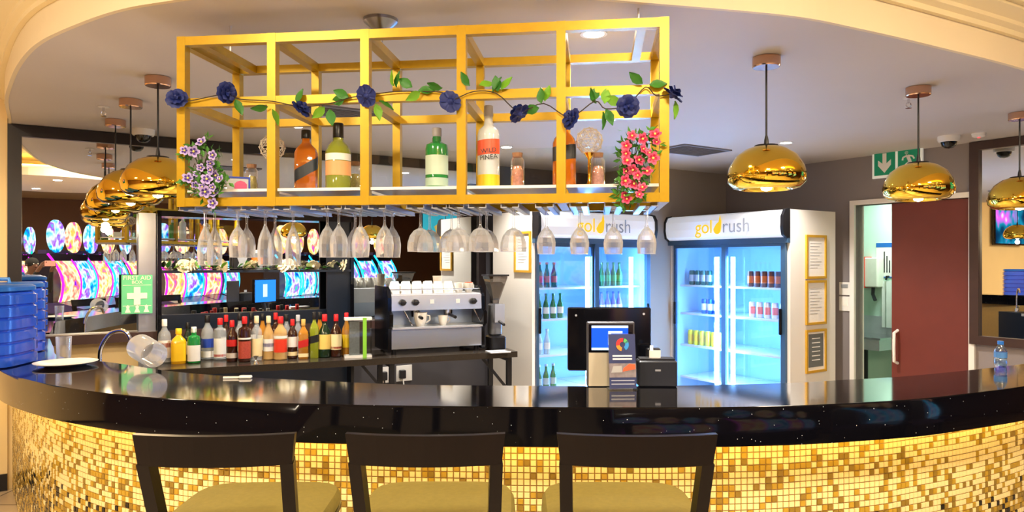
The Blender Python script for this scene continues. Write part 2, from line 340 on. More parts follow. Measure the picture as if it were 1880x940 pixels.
def granite():
    m = M('black_granite', (16, 16, 22), .07, 0, .3, 40, spec=.18); nt = m.node_tree; b = nt.nodes['Principled BSDF']
    vo = nt.nodes.new('ShaderNodeTexVoronoi'); vo.inputs['Scale'].default_value = 55
    cr = nt.nodes.new('ShaderNodeValToRGB'); cr.color_ramp.elements[0].position = .05; cr.color_ramp.elements[0].color = (1, 1, 1, 1)
    cr.color_ramp.elements[1].position = .10; cr.color_ramp.elements[1].color = (0, 0, 0, 1)
    hs = nt.nodes.new('ShaderNodeMath'); hs.operation = 'GREATER_THAN'; hs.inputs[1].default_value = .72
    sp = nt.nodes.new('ShaderNodeSeparateColor'); mu = nt.nodes.new('ShaderNodeMath'); mu.operation = 'MULTIPLY'
    nt.links.new(nt.nodes['Texture Coordinate'].outputs['Object'], vo.inputs['Vector']); nt.links.new(vo.outputs['Distance'], cr.inputs[0])
    nt.links.new(vo.outputs['Color'], sp.inputs[0]); nt.links.new(sp.outputs[0], hs.inputs[0]); nt.links.new(hs.outputs[0], mu.inputs[1]); nt.links.new(cr.outputs[0], mu.inputs[0])
    mx = nt.nodes.new('ShaderNodeMix'); mx.data_type = 'RGBA'; mx.inputs[6].default_value = lin((8, 8, 13)); mx.inputs[7].default_value = lin((210, 220, 230))
    nt.links.new(mu.outputs[0], mx.inputs[0]); nt.links.new(mx.outputs[2], b.inputs['Base Color'])
    lw = nt.nodes.new('ShaderNodeLayerWeight'); lw.inputs['Blend'].default_value = .5; pw = nt.nodes.new('ShaderNodeMath'); pw.operation = 'POWER'; pw.inputs[1].default_value = 3.5
    ml = nt.nodes.new('ShaderNodeMath'); ml.operation = 'MULTIPLY'; ml.inputs[1].default_value = .75; gl = nt.nodes.new('ShaderNodeBsdfGlossy'); gl.inputs['Roughness'].default_value = .07; gl.inputs[0].default_value = (.86, .82, .80, 1)
    ms = nt.nodes.new('ShaderNodeMixShader'); nt.links.new(lw.outputs['Facing'], pw.inputs[0]); nt.links.new(pw.outputs[0], ml.inputs[0]); nt.links.new(ml.outputs[0], ms.inputs[0])
    nt.links.new(b.outputs[0], ms.inputs[1]); nt.links.new(gl.outputs[0], ms.inputs[2]); nt.links.new(ms.outputs[0], nt.nodes['Material Output'].inputs[0]); return m
GRAN = granite()
def slab(front, back, z0, z1, name, m):
    outline = [p for p in front] + [p for p in reversed(back)]; k = len(outline); e = .006
    mb = MB(); nf = len(front)
    cen = sum(outline, Vector()) / k
    def ring(z, ins): return [(p.x + (cen - p).normalized().x * ins, p.y + (cen - p).normalized().y * ins, z) for p in outline]
    mb.add(ring(z0, 0) + ring(z1 - e, 0) + ring(z1, e), [tuple(range(k)), tuple(range(2 * k, 3 * k))] + [(j * k + i, j * k + (i + 1) % k, (j + 1) * k + (i + 1) % k, (j + 1) * k + i) for j in (0, 1) for i in range(k)])
    o = mb.build(name, m, None, True); bm = bmesh.new(); bm.from_mesh(o.data)
    bmesh.ops.triangulate(bm, faces=[f for f in bm.faces if len(f.verts) > 4]); bm.to_mesh(o.data); bm.free(); return o
tag(slab(FR, BK, CT - CTH, CT, 'counter_top', GRAN), 'long curved polished black granite bar top with pale flecks', 'counter top')

def offset(path, o):
    out = []
    for i, p in enumerate(path):
        t = (path[min(i + 1, len(path) - 1)] - path[max(i - 1, 0)]).normalized(); out.append(p + Vector((-t.y, t.x, 0)) * o)
    return out
OV = .21; PITCH = .0262
MOS = resample(offset(resample(FR, .05), OV), PITCH)
bar = thing('bar_counter', 'curved bar front clad in gold and cream mosaic tiles', 'bar counter')
mb = MB(); prev = None; k = len(MOS); th = .12
inn = offset(MOS, th); inn0 = offset(MOS, .004)
vs = [(p.x, p.y, z) for z in (0, CT - CTH - .002) for p in inn0 + list(reversed(inn))]; k2 = 2 * k
mb.add(vs, [tuple(reversed(range(k2))), tuple(range(k2, 2 * k2))] + [(i, (i + 1) % k2, k2 + (i + 1) % k2, k2 + i) for i in range(k2)])
core = mb.build('core_wall', M('grout', (150, 116, 60), .8, 0, .1, 60), bar)
bm = bmesh.new(); bm.from_mesh(core.data); bmesh.ops.triangulate(bm, faces=[f for f in bm.faces if len(f.verts) > 4]); bm.to_mesh(core.data); bm.free()
TM = [M('tile_cream', (244, 226, 164), .18, 0, .06, 40), M('tile_gold', (192, 156, 50), .18, .1, .1, 40), M('tile_ochre', (150, 122, 46), .2, .1, .1, 40), M('tile_black', (18, 16, 14), .15)]
tw = (PITCH - .0021) / 2; td = .007
def tile_verts(): return [(sx * tw, y, sz * tw) for y in (0, td) for sz in (-1, 1) for sx in (-1, 1)]
TV = [(-tw, .007, -tw), (tw, .007, -tw), (tw, .007, tw), (-tw, .007, tw), (-tw + .002, 0, -tw + .002), (tw - .002, 0, -tw + .002), (tw - .002, 0, tw - .002), (-tw + .002, 0, tw - .002)]
TF = [(4, 5, 6, 7), (0, 1, 5, 4), (1, 2, 6, 5), (2, 3, 7, 6), (3, 0, 4, 7)]
tile_me = []
for i in range(4):
    me = bpy.data.meshes.new('tile'); me.from_pydata(TV, [], TF); me.materials.append(TM[i]); tile_me.append(me)
rows = int((CT - CTH - .004) / PITCH); cand = []
for i in range(k - 1):
    a, b = MOS[i], MOS[i + 1]; t = (b - a).normalized(); c = (a + b) / 2; px = 940 + FPX * c.x / c.y
    for r in range(rows):
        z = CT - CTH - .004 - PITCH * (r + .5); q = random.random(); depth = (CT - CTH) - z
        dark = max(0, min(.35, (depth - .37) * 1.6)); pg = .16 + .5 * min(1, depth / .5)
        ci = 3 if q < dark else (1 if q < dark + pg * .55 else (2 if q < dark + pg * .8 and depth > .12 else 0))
        cand.append((c, t, z, ci, px))
def near(e):
    c, t, z, ci, px = e; py = HOR + (CAMZ - z) * FPX / c.y
    free = (548 < px < 628) or (936 < px < 1016) or (1325 < px < 1700) or (180 < px < 245)
    return 0 if (free and 822 < py < 938) else 1
cand.sort(key=lambda e: (near(e), e[0].y + .3 * (CT - e[2])))
allm = MB()
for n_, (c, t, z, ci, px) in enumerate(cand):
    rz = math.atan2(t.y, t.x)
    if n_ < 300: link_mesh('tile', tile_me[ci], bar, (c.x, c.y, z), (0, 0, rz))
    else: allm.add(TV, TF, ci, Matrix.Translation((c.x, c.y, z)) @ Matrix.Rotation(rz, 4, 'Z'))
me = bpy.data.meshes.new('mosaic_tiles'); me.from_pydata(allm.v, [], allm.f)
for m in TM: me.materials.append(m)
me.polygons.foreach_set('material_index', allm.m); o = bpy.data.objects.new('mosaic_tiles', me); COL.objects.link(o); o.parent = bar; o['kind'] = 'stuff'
# LED strip under the overhang
LP = offset(resample(FR, .05), OV - .10)
led = sweep(LP, [(-.008, CT - CTH - .012), (.008, CT - CTH - .012), (.008, CT - CTH - .001), (-.008, CT - CTH - .001)], 'light_strip', emis('led_strip', (255, 214, 110), 15)); led.parent = bar
# lower work surface behind the bar top
WB0 = offset(BK, .02); WB1 = offset(BK, .50)
tag(slab(WB0[14:-6], WB1[14:-6], .82, .86, 'work_surface', STEEL), 'low steel work surface behind the granite bar top', 'work surface')
# ------------------------------------------------------------------ mirrors
def mirror(name, label, mtx, x0, x1, z0, z1, fr, fm, dep=.03, sill=None):
    t = thing(name, label, 'mirror'); t.matrix_world = mtx
    g = MB(); g.b2(x0 + fr * .5, x1 - fr * .5, -.012, -.002, z0 + fr * .5, z1 - fr * .5); g.build('mirror_glass', MIRROR, t)
    for a in ((x0, x0 + fr, z0, z1), (x1 - fr, x1, z0, z1), (x0 + fr, x1 - fr, z1 - fr, z1)):
        b = MB(); b.b2(a[0], a[1], -dep, 0, a[2], a[3]); b.build('frame_rail', fm, t)
    b = MB(); sb = sill or (fr, dep); b.b2(x0 + fr, x1 - fr, -sb[1], 0, z0, z0 + sb[0]); b.build('sill_rail', BROWNF, t)
    return t
mirror('wall_mirror', 'huge black-framed mirror filling the wall behind the bar bottles', MW, SM0, SM1, 1.03, CEIL - .004, .085, M('black_frame', (30, 24, 24), .35), .035, (.07, .12))
M2L = d_at(1784, SWALL)
mirror('bar_mirror', 'dark brown framed mirror beside the maroon door', DW, M2L, -.9, .96, CEIL - .004, .07, BROWNF, .045)

# ------------------------------------------------------------------ fridges
def canm(n, c): return M('can_' + n, c, .3, .3, .15, 60)
FH, FW, FD = 2.125, 1.49, .72
FBLUE = M('fridge_lining', (160, 198, 226), .4, 0, .02); FBODY = M('fridge_white', (232, 228, 220), .35, 0, .02, 3); FTRIM = M('fridge_trim', (62, 92, 122), .3, .2, .05)
HEADM = M('header_panel', (246, 248, 252), .3, 0, .02, 2, emit=.15, ecol=(240, 248, 255))
YEL = M('logo_yellow', (250, 200, 0), .5, 0, .02, emit=.25); LGREY = M('logo_grey', (172, 178, 188), .5, 0, .02)
FSH = [.42, .76, 1.10, 1.40]
def fridge(label, loc, rz, tubes):
    t = thing('drinks_fridge', label, 'fridge', loc, rz, 'branded drinks fridges')
    w_ = .05; ft = FH - .30
    b = MB(); b.b2(0, w_, .03, FD, .08, FH); b.b2(FW - w_, FW, .03, FD, .08, FH); b.b2(w_, FW - w_, FD - w_, FD, .08, FH); b.b2(w_, FW - w_, .03, FD - w_, FH - .22, FH - .012); b.b2(w_, FW - w_, .03, FD - w_, .08, .2)
    b.build('cabinet', FBODY, t)
    b = MB(); b.b2(w_, w_ + .01, .06, FD - w_, .2, ft + .05); b.b2(FW - w_ - .01, FW - w_, .06, FD - w_, .2, ft + .05); b.b2(w_, FW - w_, FD - w_ - .012, FD - w_ - .001, .2, ft + .05); b.build('lining', FBLUE, t)
    b = MB(); b.b2(.02, FW - .02, .05, FD - .05, 0, .08); b.build('plinth', BLACK, t)
    # header: bowed lit panel with dark end cheeks
    pr = [(-.005, ft + .045), (-.05, ft + .075), (-.065, ft + .15), (-.06, ft + .23), (-.03, ft + .285), (.03, ft + .30), (.03, ft + .045)]
    b = MB(); vs = [(x, y, z) for x in (.03, FW - .03) for y, z in pr]; n = len(pr)
    b.add(vs, [tuple(range(n)), tuple(range(2 * n - 1, n - 1, -1))] + [(i, (i + 1) % n, n + (i + 1) % n, n + i) for i in range(n)]); hd = b.build('header', HEADM, t)
    for x0, x1 in ((0, .03), (FW - .03, FW)):
        b = MB(); b.add([(x, y * 1.12 - .004, z + (.012 if z > ft + .2 else -.01)) for x in (x0, x1) for y, z in pr], [tuple(range(n)), tuple(range(2 * n - 1, n - 1, -1))] + [(i, (i + 1) % n, n + (i + 1) % n, n + i) for i in range(n)]); b.build('header_cheek', BLACK, t)
    b = MB(); b.b2(0, FW, -.01, .03, ft - .005, ft + .045); b.build('header_rail', FTRIM, t)
    tx = FW * .30; tz = ft + .165; ty = -.069
    text('lettering', 'gol', .19, YEL, hd, (tx, ty, tz), align='LEFT'); 
    fx = tx + .285
    b = MB(); b.poly([(fx + .045 * math.cos(a) - .0, tz - .02 + .05 * math.sin(a)) for a in [i * PI / 8 for i in range(8, 17)]] + [(fx + .05, tz + .05), (fx + .035, tz + .115), (fx + .02, tz + .05), (fx - .01, tz + .03)], ty - .002, ty + .004); b.build('flame', YEL, hd)
    text('lettering', 'rush', .19, LGREY, hd, (fx + .06, ty, tz), align='LEFT')
    # doors
    for i, (x0, x1, y) in enumerate(((.03, FW / 2 + .02, .03), (FW / 2 - .02, FW - .03, .0))):
        st = .05; z0, z1 = .2, ft - .005
        fr = MB()
        fr.b2(x0, x0 + st, y, y + .028, z0, z1); fr.b2(x1 - st, x1, y, y + .028, z0, z1); fr.b2(x0 + st, x1 - st, y, y + .028, z0, z0 + st); fr.b2(x0 + st, x1 - st, y, y + .028, z1 - st * .6, z1)
        dr = fr.build('door', FTRIM, t)
        g = MB(); g.b2(x0 + st, x1 - st, y + .01, y + .016, z0 + st, z1 - st * .6); g.build('pane', PANE, dr)
        hx = x0 + .035 if i == 0 else x1 - .06
        hm = MB(); hm.rbox(hx, hx + .03, y - .025, y, .98, 1.22, .012); hm.build('handle', BLACKG, dr, True)
    for z in FSH:
        for x0, x1 in ((w_ + .015, FW / 2 - .01), (FW / 2 + .01, FW - w_ - .015)):
            b = MB(); b.b2(x0, x1, .12, FD - .08, z - .018, z); b.build('shelf', M('shelf_white', (225, 238, 246), .3), t)
    for x in tubes:
        b = MB(); b.tube([(x, .085, .28), (x, .085, ft - .13)], .021, 10); b.build('light_tube', BLUEGLOW, t, True)
    return t
f1 = fridge('tall white sliding-door fridge with bottles, behind the till', W(3.704, -5.345), RZ1, (.70, 1.27))
f2 = fridge('tall white sliding-door fridge of cans with three framed notices on its side', W(5.572, -5.50), RZ2, (.60, .80))
GRN = M('bottle_green', (30, 120, 60), .12, 0, .1, alpha=.9); DRK = M('bottle_cola', (40, 20, 18), .12); CLR = M('bottle_pale', (200, 225, 235), .12, 0, .05, alpha=.7); PUR = M('bottle_violet', (130, 120, 190), .15, alpha=.85)
def small_bottle(capm, bodym, labm, H=.24, R=.031):
    t = thing('soda_bottle', '', 'bottle')
    b = MB(); b.lathe([(R * .9, 0), (R, .01), (R, H * .52), (R * .75, H * .64), (R * .42, H * .78), (R * .40, H * .93)], 12); b.build('body', bodym, t, True)
    b = MB(); b.lathe([(R * 1.02, H * .2), (R * 1.02, H * .46)], 12, cap=False); b.build('label_band', labm, t, True)
    b = MB(); b.lathe([(R * .5, H * .92), (R * .5, H), (R * .4, H * 1.01)], 10); b.build('cap', capm, t); return t
def can(m1, m2, H=.155, R=.031):
    t = thing('drink_can', '', 'can')
    b = MB(); b.lathe([(R * .8, 0), (R, .012), (R, H - .014), (R * .82, H)], 12); b.build('body', m1, t, True)
    b = MB(); b.lathe([(R * 1.015, H * .25), (R * 1.015, H * .7)], 12, cap=False); b.build('print_band', m2, t, True); return t
def row(proto, fr, rz, base, x0, dx, n, y, z, lab, group):
    M4 = Matrix.Translation(base) @ Matrix.Rotation(rz, 4, 'Z')
    for i in range(n):
        o = proto if i == 0 else dup(proto, (0, 0, 0))
        o.location = M4 @ Vector((x0 + dx * i, y, z)); o.rotation_euler = (0, 0, rz); o['label'] = ORD[i] + ' ' + lab; o['group'] = group
RED = M('label_red', (196, 34, 30), .4); WLAB = M('label_white', (238, 236, 230), .4); GLAB = M('label_green', (40, 150, 70), .4); BLAB = M('label_blue', (40, 70, 170), .4); ORG = M('label_orange', (235, 120, 40), .4); PNK = M('label_pink', (240, 120, 110), .4); YLAB = M('label_yellow', (246, 200, 30), .4); CRM = M('label_cream', (240, 222, 170), .4); BLKL = M('label_black', (22, 22, 24), .4); SILV = M('label_silver', (190, 195, 200), .3, .5)
b1, b2_ = W(3.704, -5.345), W(5.572, -5.50)
row(small_bottle(RED, DRK, RED), f1, RZ1, b1, .12, .085, 4, .2, 1.40, 'dark cola bottle from the hinge side on the top shelf by the till', 'cola bottles in the fridge')
row(small_bottle(GRN, GRN, WLAB), f1, RZ1, b1, .11, .085, 5, .2, 1.10, 'green bottle with white band on the second shelf of the bottle fridge', 'green bottles second shelf')
row(small_bottle(SILV, CLR, WLAB), f1, RZ1, b1, .11, .09, 3, .2, .76, 'clear bottle on the third shelf of the bottle fridge', 'clear bottles third shelf')
row(small_bottle(SILV, GRN, CLR), f1, RZ1, b1, .11, .085, 4, .2, .42, 'green bottle on the lowest shelf of the bottle fridge', 'green bottles lowest shelf')
row(small_bottle(GRN, GRN, GLAB), f1, RZ1, b1, .82, .078, 6, .2, 1.40, 'green bottle behind the right pane on the top shelf', 'green bottles behind the right pane')
row(small_bottle(BLAB, PUR, WLAB), f1, RZ1, b1, .82, .078, 6, .2, 1.10, 'violet tinted bottle behind the right pane above the till screen', 'violet bottles behind the right pane')
row(can(canm('dgreen', (30, 90, 80)), SILV), f2, RZ2, b2_, .16, .08, 4, .2, 1.40, 'dark green can on the top left shelf of the can fridge', 'green cans')
row(can(canm('blue', (30, 90, 190)), WLAB), f2, RZ2, b2_, .33, .08, 3, .2, 1.10, 'blue can on the second left shelf of the can fridge', 'blue cans')
row(can(canm('yellow', (246, 220, 40)), YLAB), f2, RZ2, b2_, .14, .08, 6, .2, .76, 'yellow can on the third left shelf of the can fridge', 'yellow cans')
row(can(canm('brown', (110, 70, 60)), ORG), f2, RZ2, b2_, .92, .08, 6, .2, 1.40, 'brown and orange can on the top right shelf of the can fridge', 'brown cans')
row(can(canm('pinkwhite', (240, 232, 228)), PNK), f2, RZ2, b2_, .94, .088, 5, .2, 1.10, 'white and pink can on the second right shelf of the can fridge', 'white and pink cans')

# framed notices on the fridge sides
def notice(label, loc, rz, w, h, dark=False):
    t = thing('framed_notice', label, 'picture frame', loc, rz, 'gold framed notices'); f = .022; GF = M('notice_frame', (214, 164, 48), .4, .3, .08)
    for a in ((0, w, 0, f), (0, w, h - f, h), (0, f, f, h - f), (w - f, w, f, h - f)):
        b = MB(); b.b2(a[0], a[1], -.018, 0, a[2], a[3]); b.build('frame_rail', GF, t)
    b = MB(); b.b2(f, w - f, -.006, -.001, f, h - f); b.build('sheet', PAPER, t)
    if dark:
        b = MB(); b.b2(f + .02, w - f - .02, -.0075, -.006, f + .03, h - f - .02); p = b.build('poster', M('poster_grey', (104, 108, 108), .6), t)
        for i in range(6): q = MB(); q.b2(w * .3, w * .7, -.0085, -.0075, h * (.78 - .1 * i), h * (.78 - .1 * i) + .008); q.build('print_line', PAPER, p)
    else:
        for i in range(9): q = MB(); q.b2(w * .22, w * (.78 - .1 * (i % 3)), -.0072, -.006, h * (.8 - .07 * i), h * (.8 - .07 * i) + .004); q.build('print_line', M('ink', (150, 150, 152), .7), t)
    return t
fs = 5.572
def side2(px0, px1, y0, y1):
    a = s_at(px0, -4.01); b = s_at(px1, -4.01); P = W(a, -4.01); return a, b, z_at(y1, P), z_at(y0, P)
for lab, y0, y1, dk in (('uppermost gold-framed paper notice on the fridge side', 431, 512, False), ('middle gold-framed paper notice on the fridge side', 515, 597, False), ('lowest gold-framed notice with grey poster on the fridge side', 606, 686, True)):
    a, b, z0, z1 = side2(1478, 1515, y0, y1); notice(lab, W(a, -4.01 + .001, z0), RZ1, b - a, z1 - z0, dk)
da, db = d_at(946, 3.704), d_at(976, 3.704); P = W(3.704, da)
notice('single gold-framed notice on the fridge side by the coffee grinder', W(3.703, da, z_at(500, P)), RZ2, db - da, z_at(426, P) - z_at(500, P))

# ------------------------------------------------------------------ gold display cage
CA = -.121; CX, CY, CL, CD = -1.301, 2.803, 1.868, .428
ZT, ZM, ZB = CAMZ + .867, CAMZ + .624, CAMZ + .233
cage = thing('display_cage', 'gold square-tube display cage hanging from the ceiling over the bar', 'display cage', (CX, CY, 0), CA)
CM = Matrix.Translation((CX, CY, 0)) @ Matrix.Rotation(CA, 4, 'Z'); BW = .034
def cbar(p, q, name='rail'): b = MB(); b.bar(p, q, BW); return b.build(name, GOLDPAINT, cage)
hb = BW / 2
for y in (0, CD):
    for z in (ZT, ZM, ZB): cbar((-hb, y, z), (CL + hb, y, z), 'long_rail')
    for i in range(6): b = MB(); b.b2(CL * i / 5 - hb, CL * i / 5 + hb, y - hb - .001, y + hb + .001, ZB - hb - .001, ZT + hb + .001); b.build('post', GOLDPAINT, cage)
for i in range(6):
    for z in (ZT, ZM, ZB): cbar((CL * i / 5, hb, z), (CL * i / 5, CD - hb, z), 'cross_rail')
SHZ = ZB + .052
for i in range(5):
    b = MB(); b.b2(CL * i / 5 + hb + .002, CL * (i + 1) / 5 - hb - .002, -.005, CD + .005, SHZ - .012, SHZ - .001); b.build('shelf_board', M('shelf_acrylic', (238, 238, 235), .2, 0, .02), cage)
b = MB(); b.b2(0, CL, CD + hb + .002, CD + hb + .006, ZB + .02, ZB + .26); b.build('glass_panel', PANE, cage)
b = MB(); rx = CL * .395; b.tube([(rx, CD / 2, ZT), (rx, CD / 2, CEIL)], .008, 8); b.lathe([(.012, CEIL - .075), (.02, CEIL - .05), (.05, CEIL - .03), (.07, CEIL - .012), (.072, CEIL)], 20, c=(rx, CD / 2, 0)); b.build('hanger', M('brushed_nickel', (150, 150, 156), .3, .9), cage, True)
b = MB(); b.bar((rx, 0, ZT), (rx, CD, ZT), .03); b.build('hanger_beam', GOLDPAINT, cage)
for rx in (.08, CL - .08):
    b = MB(); b.tube([(rx, CD / 2, ZT), (rx, CD / 2, CEIL)], .004, 6); b.build('hanger_wire', STEEL, cage)
    cbar((rx, hb, ZT), (rx, CD - hb, ZT), 'hanger_beam')
# hanging stemware
RAILZ = ZB - hb - .012
def stem_glass(kind):
    t = thing('hanging_glass', '', 'wine glass')
    H, R, bl = {'flute': (.222, .031, .150), 'tulip': (.19, .036, .120), 'wine': (.168, .052, .09), 'goblet': (.178, .037, .10)}[kind]
    ft = MB(); ft.lathe([(.034, 0), (.034, -.002), (.012, -.006), (.005, -.014)], 18); ft.build('foot', STEMW, t, True)
    z1 = -(H - bl); st = MB(); st.lathe([(.005, -.014), (.0042, z1 * .6), (.005, z1 * .9), (.009, z1)], 10, cap=False); st.build('stem', STEMW, t, True)
    e = MB(); p = [(.008, z1), (R * .55, z1 - bl * .13), (R * .86, z1 - bl * .32), (R, z1 - bl * .58), (R * .97, z1 - bl * .8), (R * .9, -H)]
    if kind == 'wine': p = [(.008, z1), (R * .5, z1 - bl * .10), (R * .8, z1 - bl * .32), (R * .97, z1 - bl * .62), (R, z1 - bl * .85), (R * .97, -H)]
    e.lathe(p, 11, cap=False); e.lathe([(max(r - .003, .002), z) for r, z in p] , 11, cap=False); e.lathe([(p[-1][0], -H), (p[-1][0] + .001, -H - .002), (p[-1][0] - .003, -H)], 11, cap=False)
    e.build('bowl', STEMW, t); return t
GL = [(377, .07, 'flute'), (394, .20, 'flute'), (437, .07, 'tulip'), (453, .22, 'tulip'), (487, .07, 'flute'), (505, .22, 'flute'), (538, .10, 'flute'), (601, .08, 'tulip'), (622, .06, 'tulip'), (652, .24, 'tulip'), (662, .08, 'tulip'), (706, .08, 'tulip'), (720, .2, 'tulip'),
      (772, .08, 'wine'), (789, .22, 'wine'), (829, .20, 'wine'), (842, .07, 'wine'), (882, .07, 'wine'), (893, .22, 'wine'), (943, .12, 'wine'), (1003, .10, 'goblet'), (1064, .10, 'goblet'), (1126, .10, 'goblet'), (1187, .10, 'goblet')]
protos = {}
KN = {'flute': 'slender flute', 'tulip': 'tulip-shaped', 'wine': 'round-bowled wine', 'goblet': 'small goblet'}
slots = []
for i, (px, off, kind) in enumerate(GL):
    kx = (px - 940) / FPX; cs, sn = math.cos(CA), math.sin(CA)      # point on the cage line at depth 'off'
    # CX + x cs - off sn = kx (CY + x sn + off cs)
    x = (kx * (CY + off * cs) - CX + off * sn) / (cs - kx * sn)
    p = CM @ Vector((x, off, RAILZ + .004)); slots.append(x)
    lab = '%s glass hanging upside down, %s from the purple flowers' % (KN[kind], ORD[i])
    if kind in protos: dup(protos[kind], p, None, lab)
    else: protos[kind] = stem_glass(kind); protos[kind].location = p; protos[kind]['label'] = lab; protos[kind]['group'] = 'stemware hanging under the gold cage'
last = -9
for x in sorted(slots):
    if x - last < .05: continue
    last = x
    for sx in (-.022, .022):
        b = MB(); b.b2(x + sx - .012, x + sx + .012, -.01, CD + .01, RAILZ - .004, RAILZ - .0005); b.b2(x + sx * 1.5 - .002, x + sx * 1.5 + .002, .0, CD, RAILZ - .004, ZB - hb + .002); b.build('glass_runner', ALU, cage)
# blue rose garland along the middle rail
def rose_mesh(m):
    mb = MB()
    for ring, (n, r, z, tilt) in enumerate(((3, .010, .016, 20), (5, .020, .010, 48), (6, .030, .002, 72))):
        for i in range(n):
            a = 2 * PI * i / n + ring * .5; ti = math.radians(tilt); wd_ = r * .95 + .006; h_ = .02 + r * .35
            R_ = Matrix.Rotation(a, 4, 'Z') @ Matrix.Translation((r * .45, 0, z - .008)) @ Matrix.Rotation(ti, 4, 'Y')
            vs = [(0, -wd_ * .4, 0), (0, wd_ * .4, 0), (.004, -wd_ * .75, h_ * .6), (-.004, 0, h_ * .55), (.004, wd_ * .75, h_ * .6), (.009, -wd_ * .4, h_), (.004, 0, h_ * 1.08), (.009, wd_ * .4, h_)]
            mb.add(vs, [(0, 1, 3), (0, 3, 2), (1, 4, 3), (2, 3, 6, 5), (3, 4, 7, 6)], 0, R_)
    mb.lathe([(.004, -.018), (.014, -.006), (.012, .012), (.004, .022)], 8)
    o = mb.build('rose', m, smooth=True); me = o.data; bpy.data.objects.remove(o); return me
def leaf_mesh(m, L=.055, w_=.017):
    mb = MB(); vs = []; 
    for i, (t, k_) in enumerate(((0, .05), (.25, .8), (.5, 1), (.75, .65), (1, .03))):
        for sgn in (-1, 0, 1): vs.append((t * L, sgn * w_ * k_, (0 if sgn else -.004) - .012 * t * t))
    mb.add(vs, [(3 * i + j, 3 * i + j + 1, 3 * i + j + 4, 3 * i + j + 3) for i in range(4) for j in range(2)])
    o = mb.build('leaf', m, smooth=True); me = o.data; bpy.data.objects.remove(o); return me
BLUE = M('rose_blue', (14, 34, 104), .6, 0, .25, 60)
ROSEB = rose_mesh(BLUE); LEAF1 = leaf_mesh(LEAF); LEAF2 = leaf_mesh(LEAFY)
gar = thing('flower_garland', 'blue rose garland wound along the middle rail of the gold cage', 'garland')
def cagepoint(px, py, off):
    kx = (px - 940) / FPX; cs, sn = math.cos(CA), math.sin(CA); x = (kx * (CY + off * cs) - CX + off * sn) / (cs - kx * sn)
    p = CM @ Vector((x, off, 0)); return pd(px, py, p.y)
vp = [(325, 183), (345, 186), (417, 172), (440, 182), (500, 186), (553, 196), (605, 190), (640, 180), (673, 175), (727, 168), (765, 168), (812, 170), (828, 184), (870, 168), (912, 172), (953, 205), (998, 190), (1046, 215), (1092, 186), (1112, 200), (1153, 192), (1185, 160), (1205, 176), (1236, 172)]
vine = spline([cagepoint(x, y, -.03) for x, y in vp], 4)
b = MB(); b.tube(vine, .0022, 5); b.build('vine', STEMD, gar)
for i, (x, y) in enumerate([(324, 180), (417, 170), (553, 200), (673, 176), (826, 187), (953, 208), (1048, 218), (1153, 195), (1236, 173)]):
    link_mesh('rose', ROSEB, gar, cagepoint(x, y, -.045), (math.radians(70 + 35 * math.sin(i * 2.1)), math.radians(30 * math.cos(i * 1.7)), i * .9), (.92,) * 3)
for i, (x, y, an) in enumerate([(332, 172, 200), (432, 182, -60), (492, 196, 200), (500, 200, -60), (545, 190, 80), (605, 200, -80), (596, 196, 230), (640, 178, 160), (632, 182, 190), (690, 190, -70), (696, 184, -20), (727, 160, 90), (722, 158, 110), (757, 160, 150), (768, 166, 10), (772, 168, 220), (812, 162, 170), (862, 158, 130), (880, 156, 20), (904, 168, 70), (914, 168, 100), (920, 165, 60), (994, 190, 100), (990, 198, 190), (1000, 186, 80), (1085, 184, 60), (1094, 190, 120), (1110, 190, 80), (1108, 205, -80), (1112, 200, -60), (1140, 190, 160), (1180, 154, 150), (1192, 156, 10), (1240, 185, -80)]):
    a = math.radians(an); link_mesh('leaf', LEAF1 if i % 3 else LEAF2, gar, cagepoint(x, y, -.035), (random.uniform(.6, 1.4), -a, random.uniform(-.4, .4)), (1.15,) * 3)

# ------------------------------------------------------------------ bottles
def bottle(name, label, loc, H, R, prof, body, capm, labs, cap_z=.86, sq=2.0, rz=0, group=None, capr=.42, n=18):
    """prof: list of (radius fraction, height fraction); labs: (z0, z1, material, slant)"""
    t = thing(name, label, 'bottle', loc, rz, group)
    b = MB(); b.lathe([(r * R, z * H) for r, z in prof], n, sq=sq); b.build('body', body, t, True)
    b = MB(); b.lathe([(capr * R, cap_z * H), (capr * R * 1.04, cap_z * H + .004), (capr * R, H * .99), (capr * R * .9, H)], 12); b.build('cap', capm, t, True)
    for z0, z1, m, sl in labs:
        b = MB(); q = []; kk = 21; a0, a1 = -PI / 2 - 1.35, -PI / 2 + 1.35
        for i in range(kk):
            a = a0 + (a1 - a0) * i / (kk - 1); ca, sa = math.cos(a), math.sin(a); f_ = (abs(ca) ** sq + abs(sa) ** sq) ** (-1 / sq) * R * 1.012
            dz = sl * R * 2 * (i / (kk - 1) - .5); q.append([(f_ * ca, f_ * sa, z0 * H + dz), (f_ * ca, f_ * sa, z1 * H + dz)])
        vs = [p for e in q for p in e]; b.add(vs, [(2 * i, 2 * i + 2, 2 * i + 3, 2 * i + 1) for i in range(kk - 1)]); b.build('label_band', m, t, True)
    return t
ROUND = [(.86, 0), (1, .02), (1, .60), (.9, .68), (.5, .76), (.36, .82), (.34, .96)]
TALL = [(.86, 0), (1, .02), (1, .52), (.85, .63), (.45, .74), (.36, .80), (.34, .96)]
SQUARE = [(.94, 0), (1, .02), (1, .62), (.86, .69), (.42, .78), (.34, .82), (.32, .96)]
SHOULD = [(.86, 0), (1, .02), (1, .66), (.92, .73), (.4, .78), (.38, .96)]
def liq(name, c, al=.82): return M(name, c, .06, 0, .12, 10, alpha=al, coat=.5)
